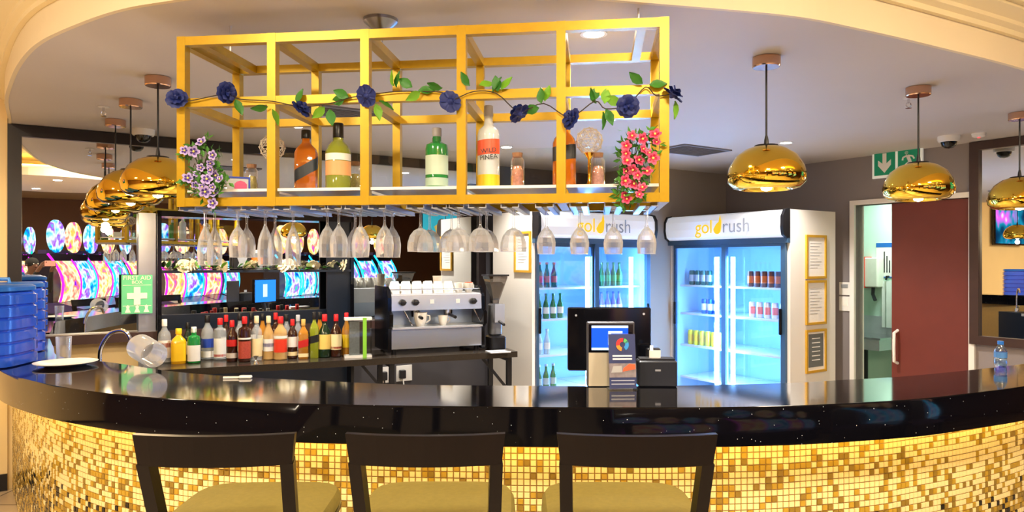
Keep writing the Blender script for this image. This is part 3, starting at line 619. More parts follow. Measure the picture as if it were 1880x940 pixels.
AMBER = liq('whisky_amber', (205, 112, 22), .85); OLIVE = liq('liqueur_green', (150, 160, 40), .7); GIN = liq('gin_green', (34, 140, 62), .85); FROST = liq('frosted', (224, 232, 236), .92); VOD = liq('clear_spirit', (220, 228, 232), .3); DGRN = liq('dark_green', (22, 44, 26), .95); RUM = liq('dark_rum', (52, 24, 14), .95); GOLDL = liq('gold_spirit', (196, 130, 40), .75); PALE = liq('pale_amber', (224, 180, 110), .6); YBOT = liq('yellow_bottle', (240, 180, 20), .95)
CB = lambda px, by, off: (lambda p: Vector((p.x, p.y, SHZ)))(cagepoint(px, by, off))
def capm(n, c): return M('cap_' + n, c, .35)
CRED, CBLK, CWHT, CYEL, CCRM, CSLV, CGLD = capm('red', (206, 30, 36)), capm('black', (16, 16, 18)), capm('white', (236, 234, 228)), capm('yellow', (240, 200, 20)), capm('cream', (232, 214, 170)), capm('silver', (176, 176, 180)), capm('gold', (210, 170, 90))
G = 'spirits in the gold cage'
yaw = lambda p: math.atan2(p.x, -p.y) + PI  # face the eye
def face(p): return -math.atan2(p.x, p.y)
p = CB(562, 352, .20); t = bottle('whisky_bottle', 'square amber whisky bottle with slanted dark label in the cage, left', p, .262, .047, SQUARE, AMBER, CBLK, [(.26, .45, M('label_navy', (44, 54, 64), .35), .9)], sq=5, rz=face(p), group=G)
p = CB(621, 352, .14); bottle('liqueur_bottle', 'green-necked bottle of yellow liqueur with white and orange label', p, .275, .051, [(.86, 0), (1, .02), (1, .58), (.8, .66), (.42, .74), (.36, .96)], OLIVE, CBLK, [(.44, .54, WLAB, 0), (.22, .43, M('label_peach', (232, 168, 110), .4), 0)], cap_z=.78, rz=face(p), group=G)
p = CB(802, 352, .16); bottle('gin_bottle', 'green gin bottle with silver cap and pale label in the cage', p, .25, .046, SHOULD, GIN, CSLV, [(.06, .19, M('label_sage', (178, 204, 186), .4), 0), (.24, .55, M('label_palegreen', (196, 216, 196), .4), 0)], cap_z=.86, rz=face(p), group=G)
p = CB(897, 352, .12); t = bottle('vodka_bottle', 'tall frosted vodka bottle with orange swirl and yellow foot', p, .325, .044, [(.9, 0), (1, .02), (1, .64), (.92, .70), (.45, .76), (.38, .80), (.36, .96)], FROST, CSLV, [(.0, .16, YLAB, 0), (.40, .58, M('label_coral', (236, 96, 60), .4), .1)], cap_z=.87, rz=face(p), group=G)
text('lettering', 'PINEA', .026, BLKL, t, (.0, -.0465, .325 * .36), (PI / 2, -.12, 0))
text('lettering', 'WILD', .024, BLKL, t, (.0, -.0465, .325 * .44), (PI / 2, -.12, 0))
p = CB(1036, 352, .13); bottle('whisky_bottle', 'amber whisky bottle behind the fourth cage post, black slanted label', p, .275, .045, SQUARE, AMBER, CBLK, [(.38, .58, BLKL, .2)], sq=5, rz=face(p), group=G)
# cork jars
def jar(label, px, off, H=.135, R=.027, fill=(220, 150, 120)):
    p = CB(px, 350, off); t = thing('cork_jar', label, 'jar', p, 0, 'small corked jars in the cage')
    b = MB(); b.lathe([(R * .9, 0), (R, .006), (R, H * .78), (R * .7, H * .87), (R * .7, H * .9)], 16); b.build('body', CLEAR, t, True)
    b = MB(); b.lathe([(R * .8, .004), (R * .86, .01), (R * .86, H * .45), (R * .6, H * .62)], 12); b.build('filling', M('fill_%d' % fill[1], fill, .7, 0, .5, 90), t, True)
    b = MB(); b.lathe([(R * .72, H * .88), (R * .78, H)], 12); b.build('cork', M('cork', (150, 110, 80), .8, 0, .2, 60), t)
jar('small corked jar just behind the yellow liqueur bottle', 652, .26, fill=(200, 190, 120)); jar('small corked jar beside the frosted vodka bottle', 950, .10, fill=(214, 150, 130)); jar('small corked jar below the crystal ball', 1098, .14, fill=(220, 160, 150)); jar('small corked jar near the pink photo card', 462, .28, fill=(224, 190, 150))
# crystal ball holders
def crystal(label, px, py, off):
    q = cagepoint(px, py, off); t = thing('crystal_ball_holder', label, 'candle holder', (q.x, q.y, SHZ), 0, 'crystal ball holders'); zc = q.z - SHZ; R = .052
    bm = bmesh.new(); bmesh.ops.create_icosphere(bm, subdivisions=2, radius=R); mb = MB()
    for e in bm.edges: a_, b__ = e.verts[0].co + Vector((0, 0, zc)), e.verts[1].co + Vector((0, 0, zc)); mb.tube([a_, b__], .0016, 4, cap=False)
    for v in bm.verts: mb.lathe([(.001, -.004), (.0045, 0), (.001, .004)], 6, c=tuple(v.co + Vector((0, 0, zc))))
    bm.free(); mb.build('crystal_ball', M('crystal', (244, 236, 220), .1, .35, .1, 60), t)
    b = MB(); b.lathe([(.04, 0), (.04, .006), (.012, .014), (.006, .03), (.006, zc - R - .02), (.016, zc - R - .004), (.022, zc - R * .9)], 14); b.build('stand', GOLDMIR, t, True)
crystal('gold crystal ball holder behind the second cage post', 500, 271, .22); crystal('gold crystal ball holder beside the pink flowers', 1082, 259, .16)
# photo card
q = cagepoint(438, 345, .12); t = thing('photo_card', 'small blue-edged card with pink print on the cage shelf', 'photo card', (q.x, q.y, SHZ), face(q) + .1)
b = MB(); b.b2(-.045, .045, 0, .004, .002, .062); b.build('backing', M('card_clear', (214, 222, 226), .4), t)
for a in ((-.045, .045, .055, .062), (.038, .045, .002, .055)): b = MB(); b.b2(a[0], a[1], -.003, 0, a[2], a[3]); b.build('edge', M('card_blue', (40, 70, 190), .4), t)
b = MB(); b.lathe([(.002, 0), (.026, .004), (.026, .026), (.016, .036), (.002, .04)], 8, c=(.008, -.002, .006), sy=.08); b.build('print', M('card_pink', (240, 96, 150), .5), t)
# flower pots
def petal_flower(cols, R=.021):
    mb = MB()
    for i in range(5):
        R_ = Matrix.Rotation(2 * PI * i / 5, 4, 'Z'); 
        mb.add([(0, 0, 0), (R * .6, -R * .42, .006), (R, -R * .22, .008), (R * 1.02, R * .22, .008), (R * .6, R * .42, .006)], [(0, 1, 2, 3, 4)], 0, R_)
        mb.add([(0, 0, .003), (R * .5, -R * .2, .008), (R * .62, 0, .0085), (R * .5, R * .2, .008)], [(0, 1, 2, 3)], 1, R_)
    mb.lathe([(.004, 0), (.004, .008), (.001, .01)], 6, 2); o = mb.build('flower', cols); me = o.data; bpy.data.objects.remove(o); return me
def flowerpot(label, px, pts, off, cols, potm, lean):
    q = cagepoint(px, 350, off); t = thing('flower_plant', label, 'flowers', (q.x, q.y, SHZ), 0, 'artificial flowers in the cage')
    b = MB(); b.lathe([(.026, 0), (.036, .05), (.038, .055), (.033, .055), (.03, .045)], 16); b.build('pot', potm, t, True)
    fm = petal_flower(cols); base = Vector((q.x, q.y, SHZ)); fo = MB(); st = MB()
    for i, (x, y) in enumerate(pts):
        w_ = cagepoint(x, y, -.045 + .02 * math.sin(i * 3.1)) - base
        link_mesh('flower', fm, t, w_, (math.radians(80 + 22 * math.sin(i * 2.3)), 0, .5 * math.sin(i * 1.9)), (.95 + .2 * math.sin(i),) * 3)
        st.tube([(0, 0, .05), (w_.x * .5, w_.y * .6, max(w_.z, .06) * .5 + .07), tuple(w_ + Vector((0, .008, 0)))], .0016, 5)
        for j in range(16):
            c = w_ + Vector((random.uniform(-.026, .02), random.uniform(.002, .04), random.uniform(-.026, .024)))
            R_ = Matrix.Translation(c) @ Matrix.Rotation(random.uniform(0, 6.3), 4, 'Y') @ Matrix.Rotation(random.uniform(-1, 1), 4, 'X')
            fo.add([(0, 0, 0), (.014, -.009, .002), (.03, 0, 0), (.014, .009, .002)], [(0, 1, 2, 3)], 0, R_)
    st.build('stems', STEMD, t)['kind'] = 'stuff'; f_ = fo.build('foliage', M('plant_green', (66, 128, 40), .5, 0, .4, 40), t); f_['kind'] = 'stuff'
PURW = M('petal_lilac', (176, 158, 216), .5, 0, .1); PURD = M('petal_purple', (62, 34, 136), .5, 0, .2); PKW = M('petal_pink', (226, 84, 126), .5, 0, .15); PKD = M('petal_magenta', (190, 18, 70), .5, 0, .2); STY = M('stamen', (240, 220, 120), .6)
flowerpot('purple and white petunias trailing over the left cage post', 372, [(340, 277), (355, 278), (371, 262), (392, 285), (368, 308), (362, 320), (388, 312), (345, 328), (380, 330), (398, 322), (372, 344), (358, 340), (392, 344), (394, 356), (376, 352), (392, 374), (405, 330), (386, 300)], .02, [PURW, PURD, STY], M('pot_blue', (150, 150, 196), .4), 0)
flowerpot('pink blossoms trailing at the right end of the cage', 1160, [(1160, 250), (1178, 255), (1203, 248), (1150, 268), (1180, 274), (1205, 262), (1150, 282), (1172, 295), (1150, 296), (1163, 312), (1192, 282), (1148, 315), (1171, 322), (1188, 316), (1146, 332), (1164, 338), (1180, 345), (1145, 358), (1173, 358), (1152, 366), (1198, 290)], .02, [PKW, PKD, STY], CERAM, 0)

# ------------------------------------------------------------------ pendants and ceiling fittings
def pendant_proto():
    t = thing('pendant_lamp', '', 'pendant lamp', (0, 0, 0), 0, 'gold dome pendants')
    b = MB(); b.lathe([(.062, -.05), (.066, -.045), (.066, -.002), (.06, 0)], 24); b.build('canopy', M('rose_gold', (214, 170, 140), .15, 1.0), t, True)
    top = -.435
    b = MB(); b.tube([(0, 0, -.048), (0, 0, top + .02)], .005, 8); b.build('cord', BLACK, t)
    b = MB(); b.lathe([(.006, top + .05), (.01, top + .03), (.012, top + .006), (.055, top + .004), (.06, top - .006)], 18); b.build('cap', BLACK, t, True)
    pr = [(.05, top), (.10, top - .016), (.145, top - .05), (.175, top - .10), (.186, top - .145), (.18, top - .18), (.155, top - .205), (.12, top - .214), (.105, top - .205), (.085, top - .165), (.06, top - .15), (.03, top - .148)]
    b = MB(); b.lathe(pr, 40, cap=False); b.build('dome', GOLDMIR, t, True)
    b = MB(); b.lathe([(.001, top - .222), (.022, top - .214), (.03, top - .195), (.022, top - .172), (.012, top - .148)], 14); b.build('bulb', emis('bulb_glow', (255, 214, 150), 45), t, True)
    return t
PEN = [(1407, 105, 'gold dome pendant lamp hanging in front of the blue-lit ceiling by the cage'), (1686, 160, 'gold dome pendant lamp hanging in front of the exit sign'), (1872, 207, 'gold dome pendant lamp before the right-hand mirror'),
       (290, 142, 'gold dome pendant lamp nearest the left end of the cage'), (240, 183, 'middle gold dome pendant of the left-hand three'), (212, 220, 'hindmost gold dome pendant of the left-hand three by the mirror')]
pp = pendant_proto()
for i, (x, y, lab) in enumerate(PEN):
    q = pz(x, y, CEIL); o = pp if i == 0 else dup(pp, q); o.location = q; o['label'] = lab
    lamp('POINT', 'pendant_light', (q.x, q.y, CEIL - .70), 6, (1, .74, .42), .03)
DOWN = [(545, 232, 'round recessed downlight above the amber whisky bottle'), (930, 270, 'round recessed downlight behind the frosted vodka bottle'), (1122, 218, 'round recessed downlight above the crystal ball'), (1443, 262, 'round recessed downlight above the can fridge'),
        (1090, 62, 'round recessed downlight over the right end of the cage'), (700, 300, 'round recessed downlight near the mirror top')]
for x, y, lab in DOWN:
    q = pz(x, y, CEIL); t = thing('downlight', lab, 'downlight', q, 0, 'recessed downlights')
    b = MB(); b.lathe([(.045, -.003), (.06, -.004), (.06, 0), (.045, 0)], 20, cap=False); b.build('ring', WHITE, t, True)
    b = MB(); b.lathe([(.001, -.0035), (.045, -.0035), (.045, -.001), (.001, -.001)], 18); b.build('lens', emis('downlight_glow', (255, 244, 225), 16), t)
    lamp('SPOT', 'downlight_beam', (q.x, q.y, CEIL - .02), 110, NEUT, .05, spot=math.radians(125))
def dome_cam(label, q, rz):
    t = thing('dome_camera', label, 'security camera', q, rz, 'dome security cameras')
    b = MB(); b.lathe([(.02, -.05), (.072, -.046), (.08, -.03), (.08, 0)], 20); b.build('housing', WHITE, t, True)
    b = MB(); b.lathe([(.002, -.10), (.03, -.094), (.05, -.075), (.058, -.046)], 16); b.build('dome', BLACKG, t, True)
dome_cam('white dome camera on the ceiling before the big mirror', pz(263, 238, CEIL), 0); dome_cam('white dome camera on the ceiling right of the exit sign', pz(1742, 250, CEIL), 0)
q = pz(1797, 245, CEIL); t = thing('smoke_detector', 'small white smoke detector with red light near the mirror corner', 'smoke detector', q)
b = MB(); b.lathe([(.03, -.03), (.045, -.022), (.05, 0)], 18); b.build('body', WHITE, t, True); b = MB(); b.lathe([(.001, -.036), (.01, -.034), (.01, -.028)], 8); b.build('indicator', emis('red_led', (255, 60, 60), 2), t)
def sprinkler(label, q):
    t = thing('sprinkler', label, 'sprinkler', q, 0, 'fire sprinklers')
    b = MB(); b.lathe([(.034, -.004), (.034, 0)], 16); b.build('plate', WHITE, t); b = MB(); b.tube([(0, 0, 0), (0, 0, -.03)], .008, 8); b.tube([(-.012, 0, -.03), (-.016, 0, -.045), (0, 0, -.06)], .003, 6); b.tube([(.012, 0, -.03), (.016, 0, -.045), (0, 0, -.06)], .003, 6); b.lathe([(.018, -.063), (.018, -.06)], 12); b.build('head', CHROME, t)
sprinkler('chrome fire sprinkler on the ceiling left of the pendants', pz(190, 196, CEIL)); sprinkler('chrome fire sprinkler beside the pendant before the exit sign', pz(1668, 180, CEIL))
def vent(label, q, w_, l_):
    t = thing('ceiling_vent', label, 'air vent', q, MA, 'ceiling vents'); gm = M('vent_grey', (120, 120, 128), .5)
    for a in ((-w_, w_, -l_, -l_ + .025), (-w_, w_, l_ - .025, l_), (-w_, -w_ + .025, -l_ + .025, l_ - .025), (w_ - .025, w_, -l_ + .025, l_ - .025)): b = MB(); b.b2(*a, -.012, 0); b.build('frame_rail', gm, t)
    k_ = int((2 * l_ - .05) / .035)
    for i in range(k_): y = -l_ + .04 + .035 * i; b = MB(); b.box((0, y, -.007), (2 * w_ - .05, .016, .004), 0, Matrix.Rotation(.5, 3, 'X')); b.build('slat', gm, t)
vent('grey slatted ceiling vent seen through the second cage bay', pz(618, 204, CEIL), .3, .15); vent('grey slatted ceiling vent in front of the corner', pz(1270, 275, CEIL), .3, .2)
# hall lamps, as fittings
for i, (x, y) in enumerate(HALL_LAMPS):
    t = thing('hall_lamp_ring', 'round hall ceiling lamp, %s of those mirrored behind the bar' % ORD[i], 'ceiling lamp', (x, y, HALLC), 0, 'hall ceiling lamps')
    b = MB(); b.lathe([(.27, -.04), (.31, -.04), (.32, -.03), (.32, 0), (.27, 0)], 32, cap=False); b.build('ring', WHITE, t, True)

# ------------------------------------------------------------------ exit sign, switches
da, db = d_at(1608, SWALL), d_at(1700, SWALL); P = W(SWALL, (da + db) / 2)
t = thing('exit_sign', 'green and white exit sign with arrow and running figure above the door', 'sign'); t.matrix_world = DW @ Matrix.Translation((da, -.06, z_at(325, P)))
sw_, sh = db - da, .265; SG = M('sign_green', (0, 120, 84), .4, 0, .03, emit=.15)
b = MB(); b.b2(0, sw_, 0, .02, 0, sh); b.build('board', M('sign_white', (240, 244, 236), .4, 0, .02, emit=.1), t)
b = MB(); b.b2(0.02, .05, .02, .06, sh - .06, sh); b.b2(sw_ - .05, sw_ - .02, .02, .06, sh - .06, sh); b.build('bracket', WHITE, t)
for x0 in (.02, sw_ / 2 + .012): b = MB(); b.b2(x0, x0 + sw_ / 2 - .032, -.002, 0, .025, sh - .025); b.build('panel', SG, t)
cx_ = .02 + (sw_ / 2 - .032) / 2; e = .085
b = MB(); b.poly([(cx_ - .018, .225), (cx_ + .018, .225), (cx_ + .018, .13), (cx_ + .06, .165), (cx_ + .06, .115), (cx_, .045), (cx_ - .06, .115), (cx_ - .06, .165), (cx_ - .018, .13)], -.005, -.002); b.build('arrow', WHITE, t)
cx_ = sw_ / 2 + .012 + (sw_ / 2 - .032) / 2
b = MB(); b.lathe([(.0, -.003), (.017, -.003), (.017, 0), (0, 0)], 12, mtx=Matrix.Translation((cx_ - .02, -.002, .205)) @ Matrix.Rotation(PI / 2, 4, 'X'))
for pts_, r_ in (([(cx_ - .01, .18), (cx_ + .012, .125)], .018), ([(cx_ + .012, .125), (cx_ - .025, .10), (cx_ - .02, .055)], .011), ([(cx_ + .012, .125), (cx_ + .04, .10), (cx_ + .03, .05), (cx_ + .05, .045)], .011), ([(cx_ - .01, .18), (cx_ - .05, .165), (cx_ - .055, .14)], .009), ([(cx_ - .005, .18), (cx_ + .035, .17), (cx_ + .05, .145)], .009)):
    b.tube([(x, -.0035, z) for x, z in pts_], r_ * .9, 6)
fig = b.build('running_figure', WHITE, t); 
for v in fig.data.vertices: v.co.y = max(-.006, min(-.0015, v.co.y))
for lab, y0, y1 in (('upper white wall switch plate beside the can fridge', 518, 541), ('lower white wall switch plate beside the can fridge', 544, 570)):
    da = d_at(1542, SWALL); db = d_at(1562, SWALL); P = W(SWALL, da); t = thing('wall_switch', lab, 'switch', DW @ Vector((da, 0, z_at(y1, P))), RZ2, 'switch plates')
    w_, h_ = db - da, z_at(y0, P) - z_at(y1, P); b = MB(); b.b2(0, w_, -.012, 0, 0, h_); b.build('plate', WHITE, t); b = MB(); b.b2(w_ * .2, w_ * .8, -.016, -.012, h_ * (.55 if 'upper' in lab else .35), h_ * .85); b.build('rocker', SILV if 'upper' in lab else CERAM, t)

# kitchen beyond the door
def kit(px, py, yb):                     # point on the plane yb behind the door wall
    d = d_at(px, SWALL + yb); P = W(SWALL + yb, d); return DW @ Vector((d, yb, z_at(py, P))), d, z_at(py, P)
YB = 1.5
_, dx, zz = kit(1613, 500, YB)
t = thing('soap_dispenser', 'red and white wall dispenser with black tap in the green room', 'dispenser'); t.matrix_world = DW @ Matrix.Translation((dx, YB - .003, zz))
b = MB(); b.rbox(-.10, .07, -.14, 0, -.17, .17, .02); b.build('body', M('disp_white', (236, 240, 220), .4), t); b = MB(); b.b2(-.14, -.08, -.15, 0, -.18, .18); b.build('side_panel', M('disp_red', (226, 66, 40), .4), t); b = MB(); b.tube([(-.02, -.07, -.17), (-.02, -.08, -.25), (.02, -.1, -.32)], .02, 8); b.build('spout', BLACK, t)
w = MB(); w.b2(d_at(1575, SWALL + YB), d_at(1700, SWALL + YB), YB, YB + .05, 0, 2.6); struct(w.build('wall_kitchen_tiled', M('mint_tile', (208, 240, 220), .3, 0, .03, 3), mtx=DW))
_, dx, zz = kit(1628, 478, YB)
t = thing('wall_poster', 'white poster with blue bars on the green room wall', 'poster'); t.matrix_world = DW @ Matrix.Translation((dx, YB, zz))
b = MB(); b.b2(-.12, .14, -.006, 0, -.2, .2); b.build('sheet', PAPER, t)
for z0, z1 in ((.15, .2), (-.2, -.185)): b = MB(); b.b2(-.12, .14, -.008, -.006, z0, z1); b.build('bar', M('poster_blue', (40, 110, 190), .5), t)
for i in range(3): b = MB(); b.b2(-.03 + .03 * i, -.018 + .03 * i, -.008, -.006, -.14, .1 - .05 * i); b.build('print_line', BLKL, t)
_, dx, zz = kit(1612, 612, YB)
t = thing('wash_basin', 'stainless steel wash basin on black leg in the green room', 'basin'); t.matrix_world = DW @ Matrix.Translation((dx, YB, zz))
b = MB(); b.b2(-.25, .3, -.5, 0, -.14, -.02); b.build('bowl', STEEL, t); b = MB(); b.b2(-.25, .3, -.02, 0, -.02, .2); b.build('splashback', STEEL, t); b = MB(); b.b2(-.27, .32, -.52, .0, -.02, 0); b.build('rim', CHROME, t)
b = MB(); b.tube([(.0, -.25, -.14), (0, -.25, -zz)], .025, 8); b.build('leg', BLACK, t)
_, dx, zz = kit(1632, 556, YB)
t = thing('hanging_cloth', 'pale cloth hanging on a black hook in the green room', 'cloth'); t.matrix_world = DW @ Matrix.Translation((dx, YB, zz))
b = MB(); b.add([(x, -.04 + .015 * math.sin(i * 2.1) + dy, z) for dy in (0, .008) for z in (.25, -.28) for i, x in enumerate((-.06, -.03, 0, .03, .06))], [(j + i, j + i + 1, j + i + 6, j + i + 5) for j in (0, 10) for i in range(4)] + [(i, i + 10, i + 11, i + 1) for i in range(4)] + [(i + 5, i + 6, i + 16, i + 15) for i in range(4)] + [(0, 5, 15, 10), (4, 14, 19, 9)]); b.build('cloth', M('cloth_pale', (226, 236, 224), .8), t); b = MB(); b.tube([(0, 0, .3), (0, -.05, .3), (0, -.06, .26)], .012, 6); b.build('hook', BLACK, t)

# ------------------------------------------------------------------ back table with bottles and coffee machine
TZ = .88
T0, T1 = pz(378, 675, TZ), pz(950, 645, TZ); A_ = (T1 - T0).normalized(); TA = math.atan2(A_.y, A_.x)
TL = (T1 - T0).length; TB = .55
tbl = thing('back_table', 'dark stone-topped table on black steel legs behind the bar', 'table', (T0.x, T0.y, 0), TA)
def stone():
    m = M('speckled_stone', (52, 46, 40), .18, 0, .5, 120); return m
b = MB(); b.b2(-.42, TL, 0, TB, TZ - .05, TZ); b.build('table_top', stone(), tbl)
for x in (-.2, TL * .56, TL - .06):
    for y in (.05, TB - .05): b = MB(); b.b2(x - .02, x + .02, y - .02, y + .02, 0, TZ - .05); b.build('leg', BLACK, tbl)
    b = MB(); b.bar((x - .24, .05, TZ - .05), (x - .01, .05, TZ - .33), .022); b.build('brace', BLACK, tbl)
    b = MB(); b.bar((x, .05, TZ - .07), (x, TB - .05, TZ - .07), .03); b.build('cross_rail', BLACK, tbl)
def tp(px, by): return pz(px, by, TZ)
G2 = 'spirit bottles on the back table'
HEART = M('label_heart', (200, 190, 180), .4); 
BT = [  # px, base y, top y, half width px, profile, body, cap, labels, sq, description
 (302, 666, 586, 11, ROUND, VOD, CWHT, [(.12, .52, WLAB, 0), (.36, .46, RED, 0)], 2, 'clear rum bottle with white cap and white label, red dot'),
 (328, 667, 603, 14, SQUARE, YBOT, CYEL, [(.08, .58, YLAB, 0)], 4, 'bright yellow bottle with yellow cap'),
 (356, 666, 600, 12, SHOULD, GIN, CWHT, [(.06, .5, WLAB, 0)], 3, 'green gin bottle with white cap and white label'),
 (381, 660, 579, 11, ROUND, VOD, CBLK, [(.28, .48, BLAB, 0), (.06, .2, WLAB, 0)], 2, 'clear vodka bottle with blue label and black cap'),
 (404, 660, 584, 11, SHOULD, VOD, CRED, [(.06, .52, WLAB, 0), (.08, .14, PNK, 0)], 2, 'clear bottle with red cap and pale pink-lined label'),
 (426, 664, 588, 10, ROUND, RUM, CRED, [(.38, .54, RED, 0), (.1, .22, HEART, 0)], 2, 'dark bottle with red cap and red crest'),
 (449, 664, 581, 11, SHOULD, RUM, CRED, [(.08, .46, M('label_rust', (176, 70, 54), .5, 0, .4, 90), 0), (.5, .54, WLAB, 0)], 2, 'dark rum bottle with rust-coloured picture label'),
 (471, 662, 580, 10, ROUND, VOD, CCRM, [(.1, .5, CRM, 0)], 2, 'clear bottle with cream cap and cream label'),
 (493, 660, 580, 10, TALL, PALE, CCRM, [(.2, .48, WLAB, 0), (.3, .38, PUR, 0)], 2, 'pale amber bottle with cream cap and violet-marked label'),
 (515, 660, 581, 12, ROUND, PALE, CRED, [(.18, .48, M('label_scarlet', (226, 60, 34), .4), 0), (.5, .56, WLAB, 0)], 2, 'amber bottle with wide red cap and scarlet label'),
 (537, 658, 586, 9, ROUND, RUM, CRED, [(.3, .56, WLAB, 0), (.08, .18, CRM, 0)], 2, 'dark bottle with red cap and white upper label'),
 (557, 658, 586, 10, SQUARE, GOLDL, CGLD, [(.3, .48, RED, .35), (.05, .14, CRM, 0)], 5, 'square whisky bottle with slanted red label'),
 (577, 657, 573, 9, SQUARE, OLIVE, CBLK, [(.34, .5, BLKL, .35)], 5, 'square whisky bottle with slanted black label and black cap'),
 (596, 656, 577, 11, TALL, DGRN, CRED, [(.2, .54, M('label_buff', (240, 206, 110), .4), 0)], 2, 'dark green whiskey bottle with buff label and red neck'),
 (617, 655, 577, 10, TALL, RUM, CRED, [(.18, .54, CRM, 0), (.2, .25, RED, 0)], 2, 'dark bottle with red cap and cream label by the brochure box'),
 (636, 653, 574, 9, TALL, GOLDL, CRED, [(.2, .5, YLAB, 0)], 2, 'amber bottle with red cap and yellow label at the row end')]
for px, by, ty, hw, pr, bo, ca, la, sq, de in BT:
    p = tp(px, by); sc = p.y / FPX; bottle('spirit_bottle', de, p, (by - ty) * sc, hw * sc * (1.0 if sq == 2 else .92), pr, bo, ca, la, .84, sq, face(p), G2)
for i, (px, ty, bo, ca, de) in enumerate([(345, 592, DGRN, CBLK, 'dark green bottle standing behind the yellow bottle'), (415, 578, RUM, CRED, 'dark bottle with red cap in the rear row left'), (440, 575, VOD, CBLK, 'clear bottle with black cap in the rear row'), (461, 574, RUM, CBLK, 'dark bottle with black cap in the rear row centre'), (482, 576, GOLDL, CBLK, 'gold bottle with black cap in the rear row'), (506, 574, RUM, CRED, 'dark bottle behind the wide red cap'), (526, 577, VOD, CBLK, 'clear bottle in the rear row behind the scarlet label'), (547, 578, VOD, CSLV, 'clear silver-capped bottle in the rear row'), (587, 573, GOLDL, CBLK, 'gold bottle in the rear row right')]):
    by = 660 if px < 380 else (657 if px < 455 else 653); p = tp(px, by); sc = p.y / FPX; bottle('spirit_bottle', de, p, (by - ty) * sc, 9 * sc, TALL, bo, ca, [(.15, .5, WLAB if i % 2 else CRM, 0)], .84, 2, face(p), 'rear row of spirits')
# small measure glass in front
p = tp(470, 668); t = thing('measure_cup', 'small steel spirit measure before the bottle row', 'measure', p); b = MB(); b.lathe([(.022, 0), (.004, .03), (.004, .032), (.02, .06), (.018, .06), (.003, .034)], 14); b.build('cup', CHROME, t, True)
# brochure box
p = tp(633, 658); q = tp(683, 656); sc = p.y / FPX; t = thing('brochure_box', 'clear acrylic brochure box with green strip beside the coffee machine', 'brochure holder', p, math.atan2(q.y - p.y, q.x - p.x)); bw = (q - p).length; bh = 74 * sc
b = MB(); b.b2(0, bw, 0, .09, 0, .02); b.build('base', WHITE, t); b = MB(); b.b2(0, bw, 0, .09, bh - .02, bh); b.build('top', WHITE, t)
for x in (0, bw - .006): b = MB(); b.b2(x, x + .006, 0, .09, .02, bh - .02); b.build('side_panel', PANE, t)
b = MB(); b.b2(.006, bw - .006, .0, .004, .02, bh - .02); b.build('front_panel', PANE, t)
b = MB(); b.b2(bw * .18, bw * .55, .02, .07, .021, bh - .03); b.build('brochures', M('brochure_grey', (120, 124, 126), .6, 0, .3, 60), t); b = MB(); b.b2(bw * .66, bw * .8, -.003, -.0005, 0, bh); b.build('strip', M('strip_green', (140, 210, 60), .5), t)
# coffee machine
p, q = tp(719, 652), tp(884, 643); cz = TZ; mt = thing('coffee_machine', 'two-group steel espresso machine with black side panels', 'coffee machine', p, math.atan2(q.y - p.y, q.x - p.x)); MWD = (q - p).length; MD_ = .48
side = [(0, .02), (0, .215), (-.05, .235), (-.055, .335), (0, .36), (.0, .47), (.04, .53), (.10, .56), (MD_, .56), (MD_, .02)]
for x0, x1 in ((-.03, .0), (MWD, MWD + .03)):
    b = MB(); k_ = len(side); b.add([(x, y, z) for x in (x0, x1) for y, z in side], [tuple(range(k_)), tuple(range(2 * k_ - 1, k_ - 1, -1))] + [(i, (i + 1) % k_, k_ + (i + 1) % k_, k_ + i) for i in range(k_)]); b.build('side_panel', BLACKG, mt)
b = MB(); b.b2(0, MWD, .02, MD_, .05, .21); b.build('lower_body', STEEL, mt); b = MB(); b.b2(0, MWD, 0.0, .02, .045, .20); b.build('front_panel', M('steel_bright', (218, 226, 236), .2, .85, .04), mt)
b = MB(); b.b2(-.0, MWD, -.03, .25, .21, .225); b.build('drip_tray', STEEL, mt); b = MB(); b.b2(0, MWD, .24, MD_, .225, .36); b.build('back_splash', M('steel_blue', (206, 222, 240), .3, .6), mt)
b = MB(); b.b2(0, MWD, .02, MD_, .36, .49); b.build('upper_body', STEEL, mt); b = MB(); b.box((MWD / 2, .012, .425), (MWD, .02, .125), 0, Matrix.Rotation(-.06, 3, 'X')); up = b.build('control_panel', M('steel_bright', (218, 226, 236), .2, .85, .04), mt)
for x in (.09, .20, MWD - .08): b = MB(); b.lathe([(.028, 0), (.026, .03), (.02, .034)], 14, mtx=Matrix.Translation((x, .0, .43)) @ Matrix.Rotation(PI / 2, 4, 'X')); b.box((x, -.035, .43), (.05, .012, .012)); b.build('knob', BLACK, up, True)
for x in (.33, .56): b = MB(); b.b2(x, x + .035, -.002, .004, .415, .45); b.build('button', M('button_white', (230, 230, 226), .4), up)
for x in (.24, MWD - .26): b = MB(); b.lathe([(.04, .30), (.042, .36)], 16, c=(x, .14, 0)); b.build('group_head', CHROME, mt, True); b = MB(); b.tube([(x, .1, .315), (x, -.06, .30)], .014, 8); b.build('portafilter', BLACK, mt)
for x in (.12, MWD - .05): b = MB(); b.tube([(x, .06, .36), (x + .02, .03, .31), (x + .06, .02, .235)], .006, 8); b.build('steam_wand', CHROME, mt, True)
for x in (.03, MWD - .03):
    for y in (.05, MD_ - .05): b = MB(); b.lathe([(.02, 0), (.024, .05)], 10, c=(x, y, 0)); b.build('foot', BLACK, mt)
b = MB(); b.b2(0, MWD, .03, MD_, .49, .50); b.build('cup_tray', STEEL, mt); b = MB(); b.tube([(0, .04, .535), (MWD, .04, .535)], .005, 6); b.build('cup_rail', CHROME, mt)
MM = Matrix.Translation(p) @ Matrix.Rotation(mt.rotation_euler[2], 4, 'Z')
